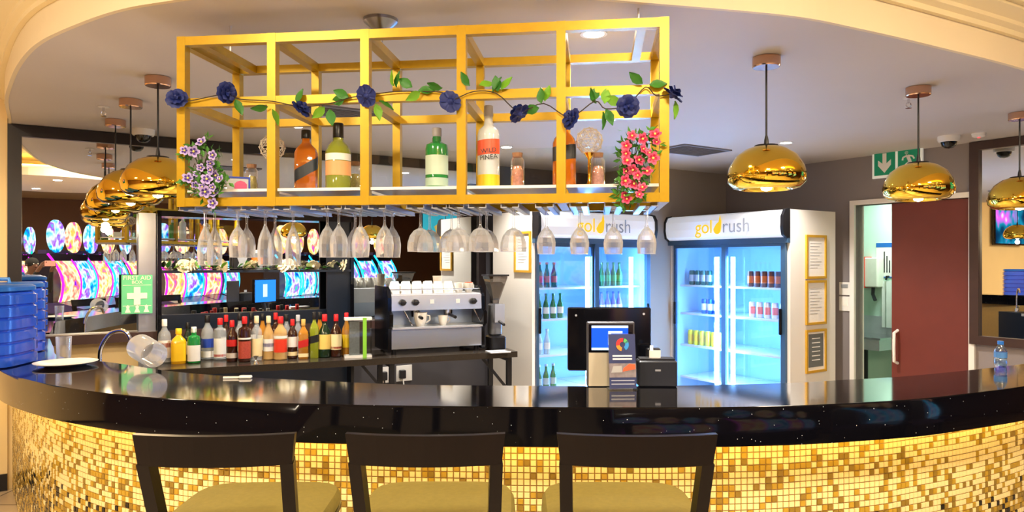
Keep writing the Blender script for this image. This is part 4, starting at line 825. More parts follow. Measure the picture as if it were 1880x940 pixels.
def cup(H=.10, R=.05):
    t = thing('coffee_cup', '', 'cup', (0, 0, 0), 0, 'white coffee cups')
    b = MB(); b.lathe([(R * .62, 0), (R * .66, .004), (R * .92, H * .5), (R, H), (R * .93, H), (R * .85, H * .5), (R * .55, .008)], 18); b.build('body', CERAM, t, True)
    b = MB(); b.tube([(R * .9, 0, H * .8), (R * 1.35, 0, H * .75), (R * 1.4, 0, H * .45), (R * .85, 0, H * .25)], .006, 6); b.build('handle', CERAM, t, True); return t
cp = cup(); ci = 0
for x in (.05, .145, .24, .335, .43, .525):
    o = cp if ci == 0 else dup(cp, (0, 0, 0)); o.location = MM @ Vector((x, .11, .60)); o.rotation_euler = (PI, 0, .6 * ci); o['label'] = 'upturned white cup on the espresso machine, %s in the front row' % ORD[ci]; ci += 1
for j, x in enumerate((.09, .19, .29, .39)):
    o = dup(cp, MM @ Vector((x, .25, .60))); o.rotation_euler = (PI, 0, 1.2 * j); o['label'] = 'upturned white cup on the espresso machine, %s in the rear row' % ORD[j]
for j, x in enumerate((.62, .71)):
    o = dup(cp, MM @ Vector((x, .1, .50)), .8); o.scale = (.85,) * 3; o['label'] = ('white cup of sachets at the right end of the machine top', 'white cup with orange sachets at the right end of the machine top')[j]
b = MB(); b.b2(-.03, .03, -.012, .012, 0, .035, 0); 
tag(b.build('sugar_sachet', M('sachet_orange', (236, 92, 40), .6), mtx=MM @ Matrix.Translation((.71, .1, .555))), 'orange sugar sachet standing in a white cup', 'sachet')
for j, x in enumerate((.26, .46)):
    o = dup(cp, MM @ Vector((x, .05, .2255)), [.0, .4][j]); o.scale = ((1.15,) * 3, (.85,) * 3)[j]; o['label'] = ('large white cup under the left brewing group', 'small white cup under the right brewing group')[j]
# tumbler stack on top
p2 = MM @ Vector((.49, .30, .50)); t = thing('paper_cup', 'tall pale paper cup standing on the espresso machine', 'paper cup', p2); b = MB(); b.lathe([(.03, 0), (.042, .135), (.044, .138), (.042, .142), (.039, .142), (.028, .004)], 16); b.build('sleeve', M('kraft_cup', (206, 190, 170), .7), t)
# grinder
gp = tp(889, 643); gp = Vector((gp.x + .10, gp.y + .08, TZ)); t = thing('coffee_grinder', 'coffee grinder with a dark bean hopper right of the espresso machine', 'coffee grinder', gp, MA - .2); gs = gp.y / FPX
b = MB(); b.rbox(-.07, .07, -.08, .10, 0, .12, .025); b.build('base', BLACK, t, True); b = MB(); b.rbox(-.055, .055, -.03, .09, .12, .40, .03); b.build('body', M('grinder_grey', (150, 156, 164), .3, .6), t, True)
b = MB(); b.b2(-.04, .05, -.085, -.03, .24, .40); b.build('doser', M('doser_plate', (196, 200, 210), .25, .5), t); b = MB(); b.lathe([(.035, .40), (.04, .43), (.045, .44), (.115, .62), (.12, .64)], 4, c=(0, .02, 0)); b.build('hopper', glass('smoked', (.55, .52, .52), .9, .3, .05), t)
b = MB(); b.lathe([(.03, .43), (.085, .57), (.06, .59)], 4, c=(0, .02, 0)); b.build('beans', M('coffee_beans', (52, 30, 20), .5, 0, .5, 120), t); b = MB(); b.box((0, .02, .648), (.19, .19, .014)); b.build('hopper_lid', BLACK, t)
b = MB(); b.tube([(0, -.09, .25), (0, -.2, .23)], .012, 8); b.build('lever', BLACK, t)
kp_ = tp(915, 650); t = thing('saucer_tray', 'thin steel tray at the end of the back table', 'tray', (kp_.x, kp_.y + .10, TZ), TA); b = MB(); b.b2(-.09, .09, -.05, .08, 0, .006); b.build('plate', STEEL, t); b = MB(); b.tube([(-.09, -.05, .008), (.09, -.05, .008), (.09, .08, .008), (-.09, .08, .008), (-.09, -.05, .008)], .004, 6); b.build('rim', STEEL, t)
# wall sockets under the table
ss = s_at(693, -MD); P = W(ss, -MD)
for j in range(2):
    t = thing('wall_socket', ('white wall socket with black plug under the back table, left', 'white wall socket with black plug under the back table, right')[j], 'socket', MW @ Vector((ss + .19 * j, 0, z_at(698, P))), RZ1, 'sockets under the table')
    b = MB(); b.b2(0, .16, -.012, 0, -.03, .12); b.build('plate', WHITE, t); b = MB(); b.rbox(.02, .08, -.06, -.012, 0, .08, .01); b.build('plug', BLACK, t); b = MB(); b.tube([(.05, -.05, .0), (.06, -.06, -.12), (.1, -.03, -.4)], .006, 6); b.build('cable', WHITE if j else BLACK, t)

# ------------------------------------------------------------------ shelf unit before the mirror
SD = -6.15; sa, sb = s_at(289, SD), s_at(650, SD)
sh = thing('back_shelf', 'black open shelf unit with silver side post standing before the mirror', 'shelf unit', W(sa, SD), RZ1); SW = sb - sa
ztop = z_at(386, W(sa, SD)); zsh = z_at(497, W(sa, SD))
SB = MD + SD - .035 if False else (-SD - 0, 0)[1]
dep = .12
for x in (0, SW - .03): b = MB(); b.b2(x, x + .03, 0, dep, 0, ztop); b.build('upright', BLACKG, sh)
b = MB(); b.b2(0, SW, 0, dep, ztop - .045, ztop); b.build('top_board', BLACKG, sh)
b = MB(); b.b2(.03, SW - .03, 0, dep, zsh - .02, zsh); b.build('shelf', NAVY, sh)
b = MB(); b.b2(.03, SW - .03, 0, dep, .96, .99); b.build('shelf', NAVY, sh)
b = MB(); b.b2(SW - .24, SW - .03, .02, .05, .99, ztop - .045); b.build('end_panel', NAVY, sh)
b = MB(); b.b2(.03, SW - .03, dep - .02, dep, 0, 1.22); b.build('back_panel', NAVY, sh)
b = MB(); b.b2(-.125, -.005, .06, .12, 0, ztop - .02); b.build('silver_post', ALU, sh)
SHM = Matrix.Translation(W(sa, SD)) @ Matrix.Rotation(RZ1, 4, 'Z')
wr = thing('rose_garland', 'white rose and leaf garland lying along the black shelf', 'garland', W(sa, SD, zsh), RZ1)
ROSEW = rose_mesh(M('rose_white', (246, 236, 206), .6, 0, .1, 60))
b = MB(); b.tube([(.06 + (SW - .12) * i / 12, .03 + .01 * math.sin(i * 2), .012) for i in range(13)], .003, 5); b.build('vine', STEMD, wr)
for i, px in enumerate((333, 348, 396, 447, 452, 508, 520, 535, 566, 605, 629)):
    x = (px - 289) / (650 - 289) * SW; link_mesh('rose', ROSEW, wr, (x, .015 + .015 * math.sin(i * 2.2), .038), (math.radians(60 + 30 * math.sin(i * 1.3)), .3 * math.sin(i), i * 1.1), (1.35,) * 3)
for i in range(34):
    x = .05 + (SW - .1) * (i + .5) / 34; link_mesh('leaf', LEAF2 if i % 2 else LEAF1, wr, (x, .01 + .02 * math.sin(i * 3.3), .02), (random.uniform(-.6, .9), random.uniform(-1.2, .2), random.uniform(0, 6.3)), (1.3,) * 3)
def shx(px): return (px - 289) / 361 * SW
t = thing('black_tin', 'black tin with silver crest standing among white roses', 'tin', SHM @ Vector((shx(435), .09, zsh)), RZ1); b = MB(); b.rbox(-.075, .075, -.03, .03, 0, .14, .012); b.build('body', BLACK, t); b = MB(); b.poly([(-.04, .03), (.04, .03), (.025, .06), (.04, .1), (0, .125), (-.04, .1), (-.025, .06)], -.033, -.0305); b.build('crest', SILV, t)
p = SHM @ Vector((shx(463), .10, zsh)); bottle('spirit_bottle', 'bottle with orange label among the white roses', p, .17, .05, SHOULD, VOD, CWHT, [(.3, .62, ORG, 0)], .84, 3, RZ1)
for j, px in enumerate((318, 362, 488, 500, 512)):
    t = thing('shot_tumbler', 'clear tumbler on the black shelf, %s from the silver post' % ORD[j], 'glass', SHM @ Vector((shx(px), .10, zsh)), 0, 'tumblers on the black shelf'); b = MB(); b.lathe([(.001, .004), (.026, .004), (.032, .10), (.034, .10), (.028, 0), (.001, 0)], 14); b.build('tumbler_wall', CLEAR, t, True)
# first aid sign on the mirror
SGD = -6.16; sa2, sb2 = s_at(223, SGD), s_at(280, SGD); P = W(sa2, SGD)
t = thing('first_aid_sign', 'green first aid box sign with pale cross on the mirror', 'sign', W(sa2, SGD, z_at(577, P)), RZ1); fw_, fh_ = sb2 - sa2, z_at(505, P) - z_at(577, P); FG = M('aid_green', (104, 204, 146), .5, 0, .03); FWm = M('aid_white', (246, 238, 222), .5)
b = MB(); b.b2(0, fw_, 0, .006, 0, fh_); b.build('board', FG, t); c = fw_ / 2; cy = fh_ * .46; a = fh_ * .23; e = fh_ * .075
b = MB(); b.poly([(c - e, cy - a), (c + e, cy - a), (c + e, cy - e), (c + a, cy - e), (c + a, cy + e), (c + e, cy + e), (c + e, cy + a), (c - e, cy + a), (c - e, cy + e), (c - a, cy + e), (c - a, cy - e), (c - e, cy - e)], -.003, -.0005); b.build('cross', FWm, t)
text('lettering', 'FIRST AID', fw_ * .21, FWm, t, (c, -.002, fh_ * .92)); text('lettering', 'BOX', fw_ * .17, FWm, t, (c, -.002, fh_ * .81))
for zz in (.73, .2): b = MB(); b.b2(fw_ * .04, fw_ * .96, -.002, -.0005, fh_ * zz, fh_ * (zz + .012)); b.build('rule_line', FWm, t)
for xx in (.2, .5, .8): b = MB(); b.poly([(fw_ * xx - .02, .01), (fw_ * xx + .02, .01), (fw_ * xx + .008, .04), (fw_ * xx + .012, .055), (fw_ * xx, .07), (fw_ * xx - .012, .055), (fw_ * xx - .008, .04)], -.002, -.0005); b.build('icon', FWm, t)

# ------------------------------------------------------------------ things on the bar top
def container(label, loc, rz):
    t = thing('water_container', label, 'container', loc, rz, 'blue water containers'); BL = M('blue_plastic', (44, 96, 232), .15, 0, .2, 8, alpha=.8, coat=.4); w2, H = .19, .385
    zs = []; n = 6
    for i in range(n):
        z0 = H * i / n; zs += [(1, z0 + .006), (1, z0 + H / n - .012), (.935, z0 + H / n - .007), (.935, z0 + H / n)]
    b = MB(); b.lathe([(w2 * .9, 0)] + [(w2 * r, z) for r, z in zs] + [(w2 * .8, H + .012)], 40, sq=5); b.build('body', BL, t, True)
    b = MB(); b.lathe([(w2 * .84, H + .004), (w2 * .97, H + .01), (w2 * .97, H + .03), (w2 * .9, H + .04)], 40, sq=5); l = b.build('lid', M('blue_lid', (28, 96, 190), .3), t, True)
    b = MB(); b.tube([(-.11, -.12, H + .038), (-.11, -.12, H + .062), (.11, -.12, H + .062), (.11, -.12, H + .038)], .011, 8); b.build('handle', M('blue_handle', (60, 140, 226), .3), l, True)
p = pz(10, 676, CT); container('ribbed translucent blue water container at the left end of the bar', Vector((-2.79, 3.76, CT)), .12)
container('second blue water container standing behind the first', Vector((-3.06, 4.24, CT)), .12)
p = pz(121, 671, CT); t = thing('dinner_plate', 'oval white plate lying on the bar beside the blue container', 'plate', p); b = MB(); b.lathe([(.09, 0), (.10, .004), (.148, .018), (.15, .021), (.145, .021), (.098, .009), (.001, .008)], 36); b.build('dish', CERAM, t, True); b = MB(); b.lathe([(.085, 0), (.09, .002)], 24); b.build('foot_ring', CERAM, t)
p = pz(117, 662, CT); t = thing('tumbler', 'clear straight drinking glass behind the white plate', 'glass', p); b = MB(); b.lathe([(.001, .008), (.030, .008), (.036, .132), (.039, .132), (.034, .0), (.001, 0)], 20); b.build('wall', STEMW, t, True); b = MB(); b.lathe([(.033, 0), (.033, .008)], 16); b.build('base', STEMW, t)
# tap
tz = .86; p = pd(183, 665, 4.35); t = thing('swan_neck_tap', 'chrome swan-neck tap rising behind the bar top', 'tap', (p.x, p.y, 0)); q = lambda x, y: pd(x, y, 4.35) - Vector((p.x, p.y, 0))
b = MB(); b.tube(spline([(0, 0, tz), (0, 0, q(183, 668).z)] + [tuple(q(x, y)) for x, y in ((184, 645), (190, 628), (202, 613), (216, 607), (228, 608), (236, 615), (240, 625))], 5), .012, 10); b.build('spout', CHROME, t, True)
b = MB(); b.lathe([(.035, tz), (.035, tz + .03), (.02, tz + .06)], 16); b.tube([(0, 0, tz + .05), (.06, -.02, tz + .09)], .008, 8); b.build('base', CHROME, t, True)
wsb = MB(); wsb.b2(-.08, .42, -.2, .2, 0, .86); bo = wsb.build('sink_cabinet', NAVY); bo.location = (p.x, p.y + .03, 0); bo.rotation_euler = (0, 0, -.5); tag(bo, 'low dark sink cabinet under the swan-neck tap', 'cabinet')
# tipped jug
p = pz(288, 682, CT); t = thing('plastic_jug', 'clear plastic jug lying on its side by the yellow bottle', 'jug', p, 0); Rj = .065
jm = Matrix.Translation((-.02, .02, Rj + .012)) @ Matrix.Rotation(-.75, 4, 'Z') @ Matrix.Rotation(math.radians(-82), 4, 'Y')
CLJ = stemware('clear_plastic')
b = MB(); b.lathe([(.001, 0), (Rj * .9, 0), (Rj, .01), (Rj * 1.02, .2), (Rj * .99, .2), (Rj * .96, .012), (.001, .008)], 24, mtx=jm); b.build('wall', CLJ, t, True)
b = MB(); b.lathe([(.03, -.002), (.034, .0), (.03, .002)], 20, mtx=jm, cap=False); b.build('base_ring', CLJ, t)
p = pz(452, 694, CT); t = thing('scoop', 'small white plastic scoop on the rear edge of the bar', 'scoop', (p.x, p.y - .01, CT), .1)
b = MB(); b.rbox(-.03, .03, -.014, .014, 0, .014, .008); b.build('bowl', CERAM, t); b = MB(); b.b2(-.10, -.03, -.006, .006, .002, .010); b.build('handle', CERAM, t)
# flyer stand
p = pz(1144, 716, CT); t = thing('flyer_stand', 'clear stand holding a navy flyer with a coloured flame logo', 'flyer stand', p, .05); FLY = M('flyer_navy', (44, 54, 100), .45, 0, .04)
b = MB(); b.b2(-.062, .062, -.005, .055, 0, .003); b.build('foot', PANE, t); tilt = Matrix.Rotation(-.14, 3, 'X')
LEAN = Matrix.Translation((0, .0, .003)) @ Matrix.Rotation(-.14, 4, 'X')
def fl_(name, x0, x1, z0, z1, y, m): b = MB(); b.b2(x0, x1, y - .0008, y, z0, z1); o = b.build(name, m, t); o.matrix_local = LEAN; return o
o = fl_('flyer', -.058, .058, .004, .235, 0, FLY); o2 = fl_('backing', -.06, .06, .0, .238, .004, PANE)
fl_('picture', -.058, .058, .05, .11, -.0012, M('flyer_picture', (130, 120, 122), .5, 0, .5, 40)); 
def poly_(name, pts_, m): b = MB(); b.poly(pts_, -.003, -.0014); o = b.build(name, m, t); o.matrix_local = LEAN
poly_('card', [(.0, .075), (.055, .085), (.055, .105), (.03, .108), (.004, .09)], M('flyer_orange', (226, 92, 50), .5)); poly_('card', [(-.05, .07), (-.002, .072), (-.004, .1), (-.04, .098)], M('flyer_grey', (170, 168, 166), .5))
cx_, cz_ = .002, .19
for a0, a1, m in ((80, 190, M('fl_red', (220, 40, 40), .5)), (190, 260, M('fl_orange', (240, 140, 30), .5)), (300, 400, M('fl_blue', (40, 140, 210), .5)), (20, 70, M('fl_green', (90, 180, 90), .5))):
    pts_ = [(cx_ + .028 * math.cos(math.radians(a0 + (a1 - a0) * i / 6)), cz_ + .028 * math.sin(math.radians(a0 + (a1 - a0) * i / 6))) for i in range(7)] + [(cx_ + .012 * math.cos(math.radians(a1 - (a1 - a0) * i / 6)), cz_ + .012 * math.sin(math.radians(a1 - (a1 - a0) * i / 6))) for i in range(7)]
    poly_('logo_swirl', pts_, m)
for i, z in enumerate((.138, .125)): b = MB(); b.b2(-.042, .042, -.0022, -.0012, z, z + .007); o = b.build('print_line', PAPER, t); o.matrix_local = LEAN
for i, z in enumerate((.035, .02)): b = MB(); b.b2(-.05, .05, -.0022, -.0012, z, z + .004); o = b.build('print_line', SILV, t); o.matrix_local = LEAN
# customer display
p = pz(1122, 711, CT); t = thing('customer_display', 'black-framed customer display with blue picture and beige lower panel', 'display', p, 0); cw, chh = .105, .285
b = MB(); b.rbox(-cw, cw, .012, .04, 0, chh, .008); b.build('housing', M('bezel_grey', (74, 74, 82), .4), t); b = MB(); b.b2(-cw + .008, cw - .008, .008, .012, .152, chh - .01); b.build('bezel', BLACKG, t)
b = MB(); b.b2(-cw + .02, cw - .03, .005, .008, .165, chh - .02); sc_ = b.build('screen', emis('screen_blue', (30, 80, 225), 1.1), t)
for z in (.162, chh - .026): b = MB(); b.b2(-cw + .02, cw - .03, .003, .005, z, z + .010); b.build('screen_bar', emis('screen_pale', (200, 225, 255), 1.0), sc_)
b = MB(); b.b2(-.012, .0, .003, .005, .185, .245); b.b2(-.012, .05, .003, .005, .235, .245); b.build('screen_mark', emis('screen_pale', (200, 225, 255), 1.0), sc_)
b = MB(); b.b2(-cw + .008, cw - .008, .008, .012, .004, .150); b.build('lower_panel', M('panel_beige', (206, 196, 172), .4), t)
# receipt printer
p = pz(1208, 711, CT); t = thing('receipt_printer', 'black receipt printer on the rear edge of the bar top', 'printer', p, -.04); w2 = 36 * p.y / FPX
b = MB(); b.rbox(-w2, w2, 0, .10, 0, .115, .012); b.build('body', M('printer_black', (36, 40, 48), .35), t, True); b = MB(); b.b2(-w2 + .01, w2 - .01, .012, .09, .113, .122); b.build('lid', BLACK, t); b = MB(); b.b2(-.012, .012, -.001, .001, .07, .078); b.build('badge', SILV, t); b = MB(); b.b2(-.03, .02, .05, .053, .12, .155); b.build('paper', PAPER, t)
# till monitor, seen from behind
p = pd(1118, 622, 3.62); t = thing('till_monitor', 'large black till monitor seen from behind, behind the bar top', 'monitor', (p.x, p.y, 0), -.03); zc = p.z; w2, h2 = 76 * 3.62 / FPX, 58 * 3.62 / FPX
b = MB(); b.rbox(-w2, w2, -.022, .022, zc - h2, zc + h2, .012); b.build('case', BLACKG, t, True); b = MB(); b.b2(-w2 + .015, w2 - .015, .0222, .024, zc - h2 + .015, zc + h2 - .015); b.build('screen', emis('till_screen', (40, 120, 235), 1.3), t)
b = MB(); b.b2(-.05, .03, .024, .0255, zc - .08, zc + .09); b.build('screen_mark', emis('screen_pale', (200, 225, 255), 1.0), t)
b = MB(); b.tube([(0, -.02, zc), (0, -.05, zc - .1), (0, .02, zc - .25), (0, .02, .87)], .025, 10); b.build('arm', BLACK, t, True); b = MB(); b.rbox(-.12, .12, -.08, .12, .86, .88, .02); b.build('base', BLACK, t)
for x, z in ((-w2 * .8, h2 * .75), (w2 * .82, h2 * .8)): b = MB(); b.lathe([(.006, 0), (.006, .004)], 8, mtx=Matrix.Translation((x, -.022, zc + z)) @ Matrix.Rotation(PI / 2, 4, 'X')); b.build('screw', STEEL, t)
# card reader behind
p = pd(1199, 650, 3.5); t = thing('card_terminal', 'small black card terminal with white slip beside the till monitor', 'card terminal', (p.x, p.y, .86), 0); hh = p.z - .86
b = MB(); b.rbox(-.035, .035, -.02, .02, 0, hh + .03, .01); b.build('body', BLACK, t); b = MB(); b.b2(-.02, -.004, -.023, -.021, hh - .02, hh + .045); b.build('slip', PAPER, t)
# water bottle at the right
p = pz(1837, 673, CT); p = Vector((p.x, p.y, CT)); t = thing('water_bottle', 'small clear blue water bottle on the bar before the right-hand mirror', 'bottle', p); H = 47 * p.y / FPX; R = .029; WB = glass('blue_pet', (.55, .76, .95), .9, .3, .12, .05)
b = MB(); b.lathe([(R * .85, 0), (R, .008), (R, H * .28), (R * .92, H * .32), (R, H * .36), (R, H * .62), (R * .5, H * .82), (R * .42, H * .88)], 16); b.build('body', WB, t, True); b = MB(); b.lathe([(R * 1.02, H * .36), (R * 1.02, H * .58)], 16, cap=False); b.build('label_band', M('water_label', (90, 150, 220), .4, alpha=.9), t); b = MB(); b.lathe([(R * .5, H * .87), (R * .5, H), (R * .4, H)], 12); b.build('cap', M('water_cap', (40, 120, 220), .4), t)

# ------------------------------------------------------------------ bar stools
SEATM = M('olive_fabric', (124, 110, 46), .8, 0, .15, 60, bump=.1)
def stool(label, x, y, rz):
    t = thing('bar_stool', label, 'bar stool', (x, y, 0), rz, 'dark wooden bar stools'); hw = .222; zt = 1.172
    b = MB(); n = 10
    for i in range(n):
        pass
    vs = []
    for i in range(n + 1):
        a = -1 + 2 * i / n; bow = -.03 * (1 - a * a)
        hi = zt; lo = zt - .088
        vs += [(hw * a, bow - .011, hi), (hw * a, bow + .011, hi), (hw * .955 * a, bow + .021, lo), (hw * .955 * a, bow - .001, lo)]
    fs = [(4 * i + j, 4 * i + (j + 1) % 4, 4 * i + 4 + (j + 1) % 4, 4 * i + 4 + j) for i in range(n) for j in range(4)] + [(0, 1, 2, 3), (4 * n, 4 * n + 1, 4 * n + 2, 4 * n + 3)]
    b.add(vs, fs); b.build('top_rail', WOODD, t)
    for s_ in (-1, 1):
        b = MB(); b.bar((s_ * .196, .014, zt - .08), (s_ * .186, .11, .80), .036, .04); b.bar((s_ * .186, .11, .81), (s_ * .195, .05, .02), .036, .04); b.build('back_post', WOODD, t)
        b = MB(); b.bar((s_ * .195, .51, .82), (s_ * .205, .54, .0), .038); b.build('leg', WOODD, t)
        b = MB(); b.bar((s_ * .198, .085, .35), (s_ * .20, .53, .35), .022, .03); b.build('stretcher', WOODD, t)
        b = MB(); b.bar((s_ * .19, .11, .79), (s_ * .195, .52, .79), .028, .05); b.build('apron', WOODD, t)
    b = MB(); b.bar((-.2, .53, .28), (.2, .53, .28), .03, .03); b.build('foot_rest', WOODD, t)
    b = MB(); prof = [(.235, .805), (.25, .82), (.25, .84), (.238, .86), (.17, .875), (.001, .88)]
    b.lathe(prof, 40, sq=5, c=(0, .335, 0), sy=.98); b.build('seat', SEATM, t, True)
    b = MB(); b.lathe([(.235, .795), (.252, .80), (.252, .815), (.235, .82)], 40, sq=5, c=(0, .335, 0), sy=.98); b.build('seat_board', WOODD, t, True)
    return t
stool('dark wooden bar stool with olive seat, nearest the blue containers', -.826, 1.97, .03)
stool('dark wooden bar stool with olive seat, middle one of three', -.241, 1.975, .0)
stool('dark wooden bar stool with olive seat, furthest to the right', .347, 1.97, -.01)

# ------------------------------------------------------------------ what the mirrors show: the hall behind the camera
SCR1 = screen('slot_screen_warm', [(255, 40, 190), (255, 190, 60), (255, 240, 200), (255, 120, 90), (120, 30, 230)], 5, 1.0)
SCR2 = screen('slot_screen_cool', [(40, 30, 200), (0, 190, 230), (230, 250, 255), (160, 50, 240), (0, 220, 170)], 5, .9)
def slot_machine(scr_a, scr_b):
    t = thing('slot_machine', '', 'slot machine', (0, 0, 0), 0, 'slot machines in the hall')
    b = MB(); b.b2(-.33, .33, -.05, .5, 0, .7); b.build('cabinet', M('slot_black', (24, 20, 34), .3), t)
    b = MB(); b.add([(x, y, z) for x in (-.33, .33) for y, z in ((-.25, .70), (-.25, .76), (.1, .86), (.5, .86), (.5, .70))], [(0, 1, 2, 3, 4), (9, 8, 7, 6, 5)] + [(i, (i + 1) % 5, 5 + (i + 1) % 5, 5 + i) for i in range(5)]); b.build('button_deck', M('slot_deck', (60, 50, 90), .25), t)
    vs = []; n = 8
    for i in range(n + 1):
        a = i / n; y = .1 + .18 * a - .12 * math.sin(a * PI); z = .87 + .75 * a; vs += [(-.28, y, z), (.28, y, z), (.28, y + .04, z), (-.28, y + .04, z)]
    b = MB(); b.add(vs, [(4 * i + j, 4 * i + (j + 1) % 4, 4 * i + 4 + (j + 1) % 4, 4 * i + 4 + j) for i in range(n) for j in range(4)] + [(0, 1, 2, 3), (4 * n, 4 * n + 1, 4 * n + 2, 4 * n + 3)]); b.build('screen', scr_a, t, True)
    for s_ in (-1, 1): b = MB(); b.tube([(s_ * .3, .1 + .18 * i / 8 - .12 * math.sin(i / 8 * PI), .87 + .75 * i / 8) for i in range(9)], .018, 6); b.build('light_strip', emis('slot_magenta', (240, 40, 240), 1.2) if scr_a is SCR1 else emis('slot_cyan', (40, 200, 255), 1.2), t)
    b = MB(); b.b2(-.3, .3, .2, .5, .86, 1.62); b.build('back', M('slot_black', (24, 20, 34), .3), t)
    b = MB(); b.lathe([(.001, 0), (.22, 0), (.26, .02), (.26, .06), (.001, .06)], 24, mtx=Matrix.Translation((0, .34, 1.9)) @ Matrix.Rotation(PI / 2, 4, 'X')); b.build('topper', scr_b, t)
    b = MB(); b.b2(-.3, .3, .30, .42, 1.62, 1.68); b.build('topper_base', M('slot_deck', (60, 50, 90), .25), t)
    return t
s1 = slot_machine(SCR1, SCR2); s2 = slot_machine(SCR2, SCR1)
def facing(q): c = W(1.2, -MD); return math.atan2(c.y - q.y, c.x - q.x) + PI / 2
SLOTROWS = [(40, 13.6, 24, .72, 3, 'behind the person'), (140, 12.4, 30, .75, 5, 'left of the silver post'), (330, 13.4, 34, .78, 4, 'behind the hanging flutes'), (545, 14.2, 28, .82, 3, 'behind the white roses'), (650, 14.0, 36, .85, 3, 'above the coffee machine')]
used_ = [False, False]; k_ = 0
for px, dep, dpx, dd, n, where in SLOTROWS:
    pts_ = [mir(px + dpx * i, 480, dep + dd * i) for i in range(n)]; r_ = (pts_[-1] - pts_[0]).normalized(); nn = Vector((-r_.y, r_.x, 0)); c = W(s_at(px, -MD), -MD)
    if nn.dot(c - pts_[0]) < 0: nn = -nn
    rz_ = math.atan2(nn.y, nn.x) + PI / 2
    for i, q in enumerate(pts_):
        q.z = 0; kd = (k_ * 2 + i) % 2 if n > 3 else (0 if px < 100 else 1); pr_ = (s1, s2)[kd]
        o = pr_ if not used_[kd] else dup(pr_, q); used_[kd] = True; o.location = q; o.rotation_euler = (0, 0, rz_); o.scale = (1.1,) * 3; o['label'] = '%s lit slot machine of the mirrored row %s' % (ORD[i], where)
    k_ += 1
# tray ceilings of the hall: round drums with a warm cove glow
for i, (px, py, dep, R) in enumerate(((85, 372, 12.0, 1.5), (520, 380, 14.0, 1.4))):
    q = mir(px, py, dep); t = thing('ceiling_drum', ('round cream ceiling drum with glowing cove, seen in the mirror left part', 'round cream ceiling drum with glowing cove, seen in the mirror right part')[i], 'ceiling drum', (q.x, q.y, 0), 0, 'hall ceiling drums')
    b = MB(); b.lathe([(.001, 2.95), (R, 2.95), (R, 3.07), (R - .12, 3.07), (R - .12, 3.10), (.001, 3.10)], 48); b.build('drum', M('drum_paint', (240, 228, 200), .5), t)
    b = MB(); b.lathe([(R - .10, 3.10), (R - .06, 3.10), (R - .06, 3.12), (R - .10, 3.12), (R - .10, 3.10)], 48, cap=False); b.build('light_strip', emis('cove_glow', (255, 206, 90), 10), t)
    b = MB(); b.lathe([(R - .7, 3.10), (R - .7, HALLC)], 24, cap=False); b.build('neck', M('drum_paint', (240, 228, 200), .5), t)
    for j in range(4): a = j * PI / 2 + .4; b = MB(); b.lathe([(.001, 2.944), (.06, 2.944), (.06, 2.95)], 14, c=(R * .6 * math.cos(a), R * .6 * math.sin(a), 0)); b.build('downlight_lens', emis('downlight_glow', (255, 244, 225), 16), t)
# television on the cream wall beyond the mirror's left end, shown by the right-hand mirror
t = thing('television', 'wall television showing a bright game, seen in the right-hand mirror', 'television', W(-2.4, -MD + .12, 1.96), RZ1)
b = MB(); b.rbox(-.62, .62, 0, .06, 0, .74, .015); b.build('case', BLACKG, t); b = MB(); b.b2(-.59, .59, -.004, -.001, .03, .71); b.build('screen', screen('tv_screen', [(6, 30, 60), (10, 60, 90), (20, 120, 150), (210, 80, 220), (240, 250, 255)], 2.2, 1.1), t); b = MB(); b.b2(-.1, .1, .06, .085, .2, .5); b.build('bracket', BLACK, t)
# turquoise banner near the far right, shown by the wall mirror
q = mir(806, 424, 13.0); t = thing('hanging_banner', 'turquoise banner with yellow motif, seen in the mirror above the coffee machine', 'banner', (q.x, q.y, q.z), facing(q))
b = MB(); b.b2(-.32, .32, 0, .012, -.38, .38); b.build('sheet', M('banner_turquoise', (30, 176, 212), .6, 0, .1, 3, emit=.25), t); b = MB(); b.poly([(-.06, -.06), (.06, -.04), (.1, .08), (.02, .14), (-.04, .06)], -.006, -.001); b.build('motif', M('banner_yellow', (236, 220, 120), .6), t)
for x in (-.3, .3): b = MB(); b.tube([(x, .006, .38), (x, .006, HALLC - q.z)], .004, 6); b.build('cord', STEEL, t)
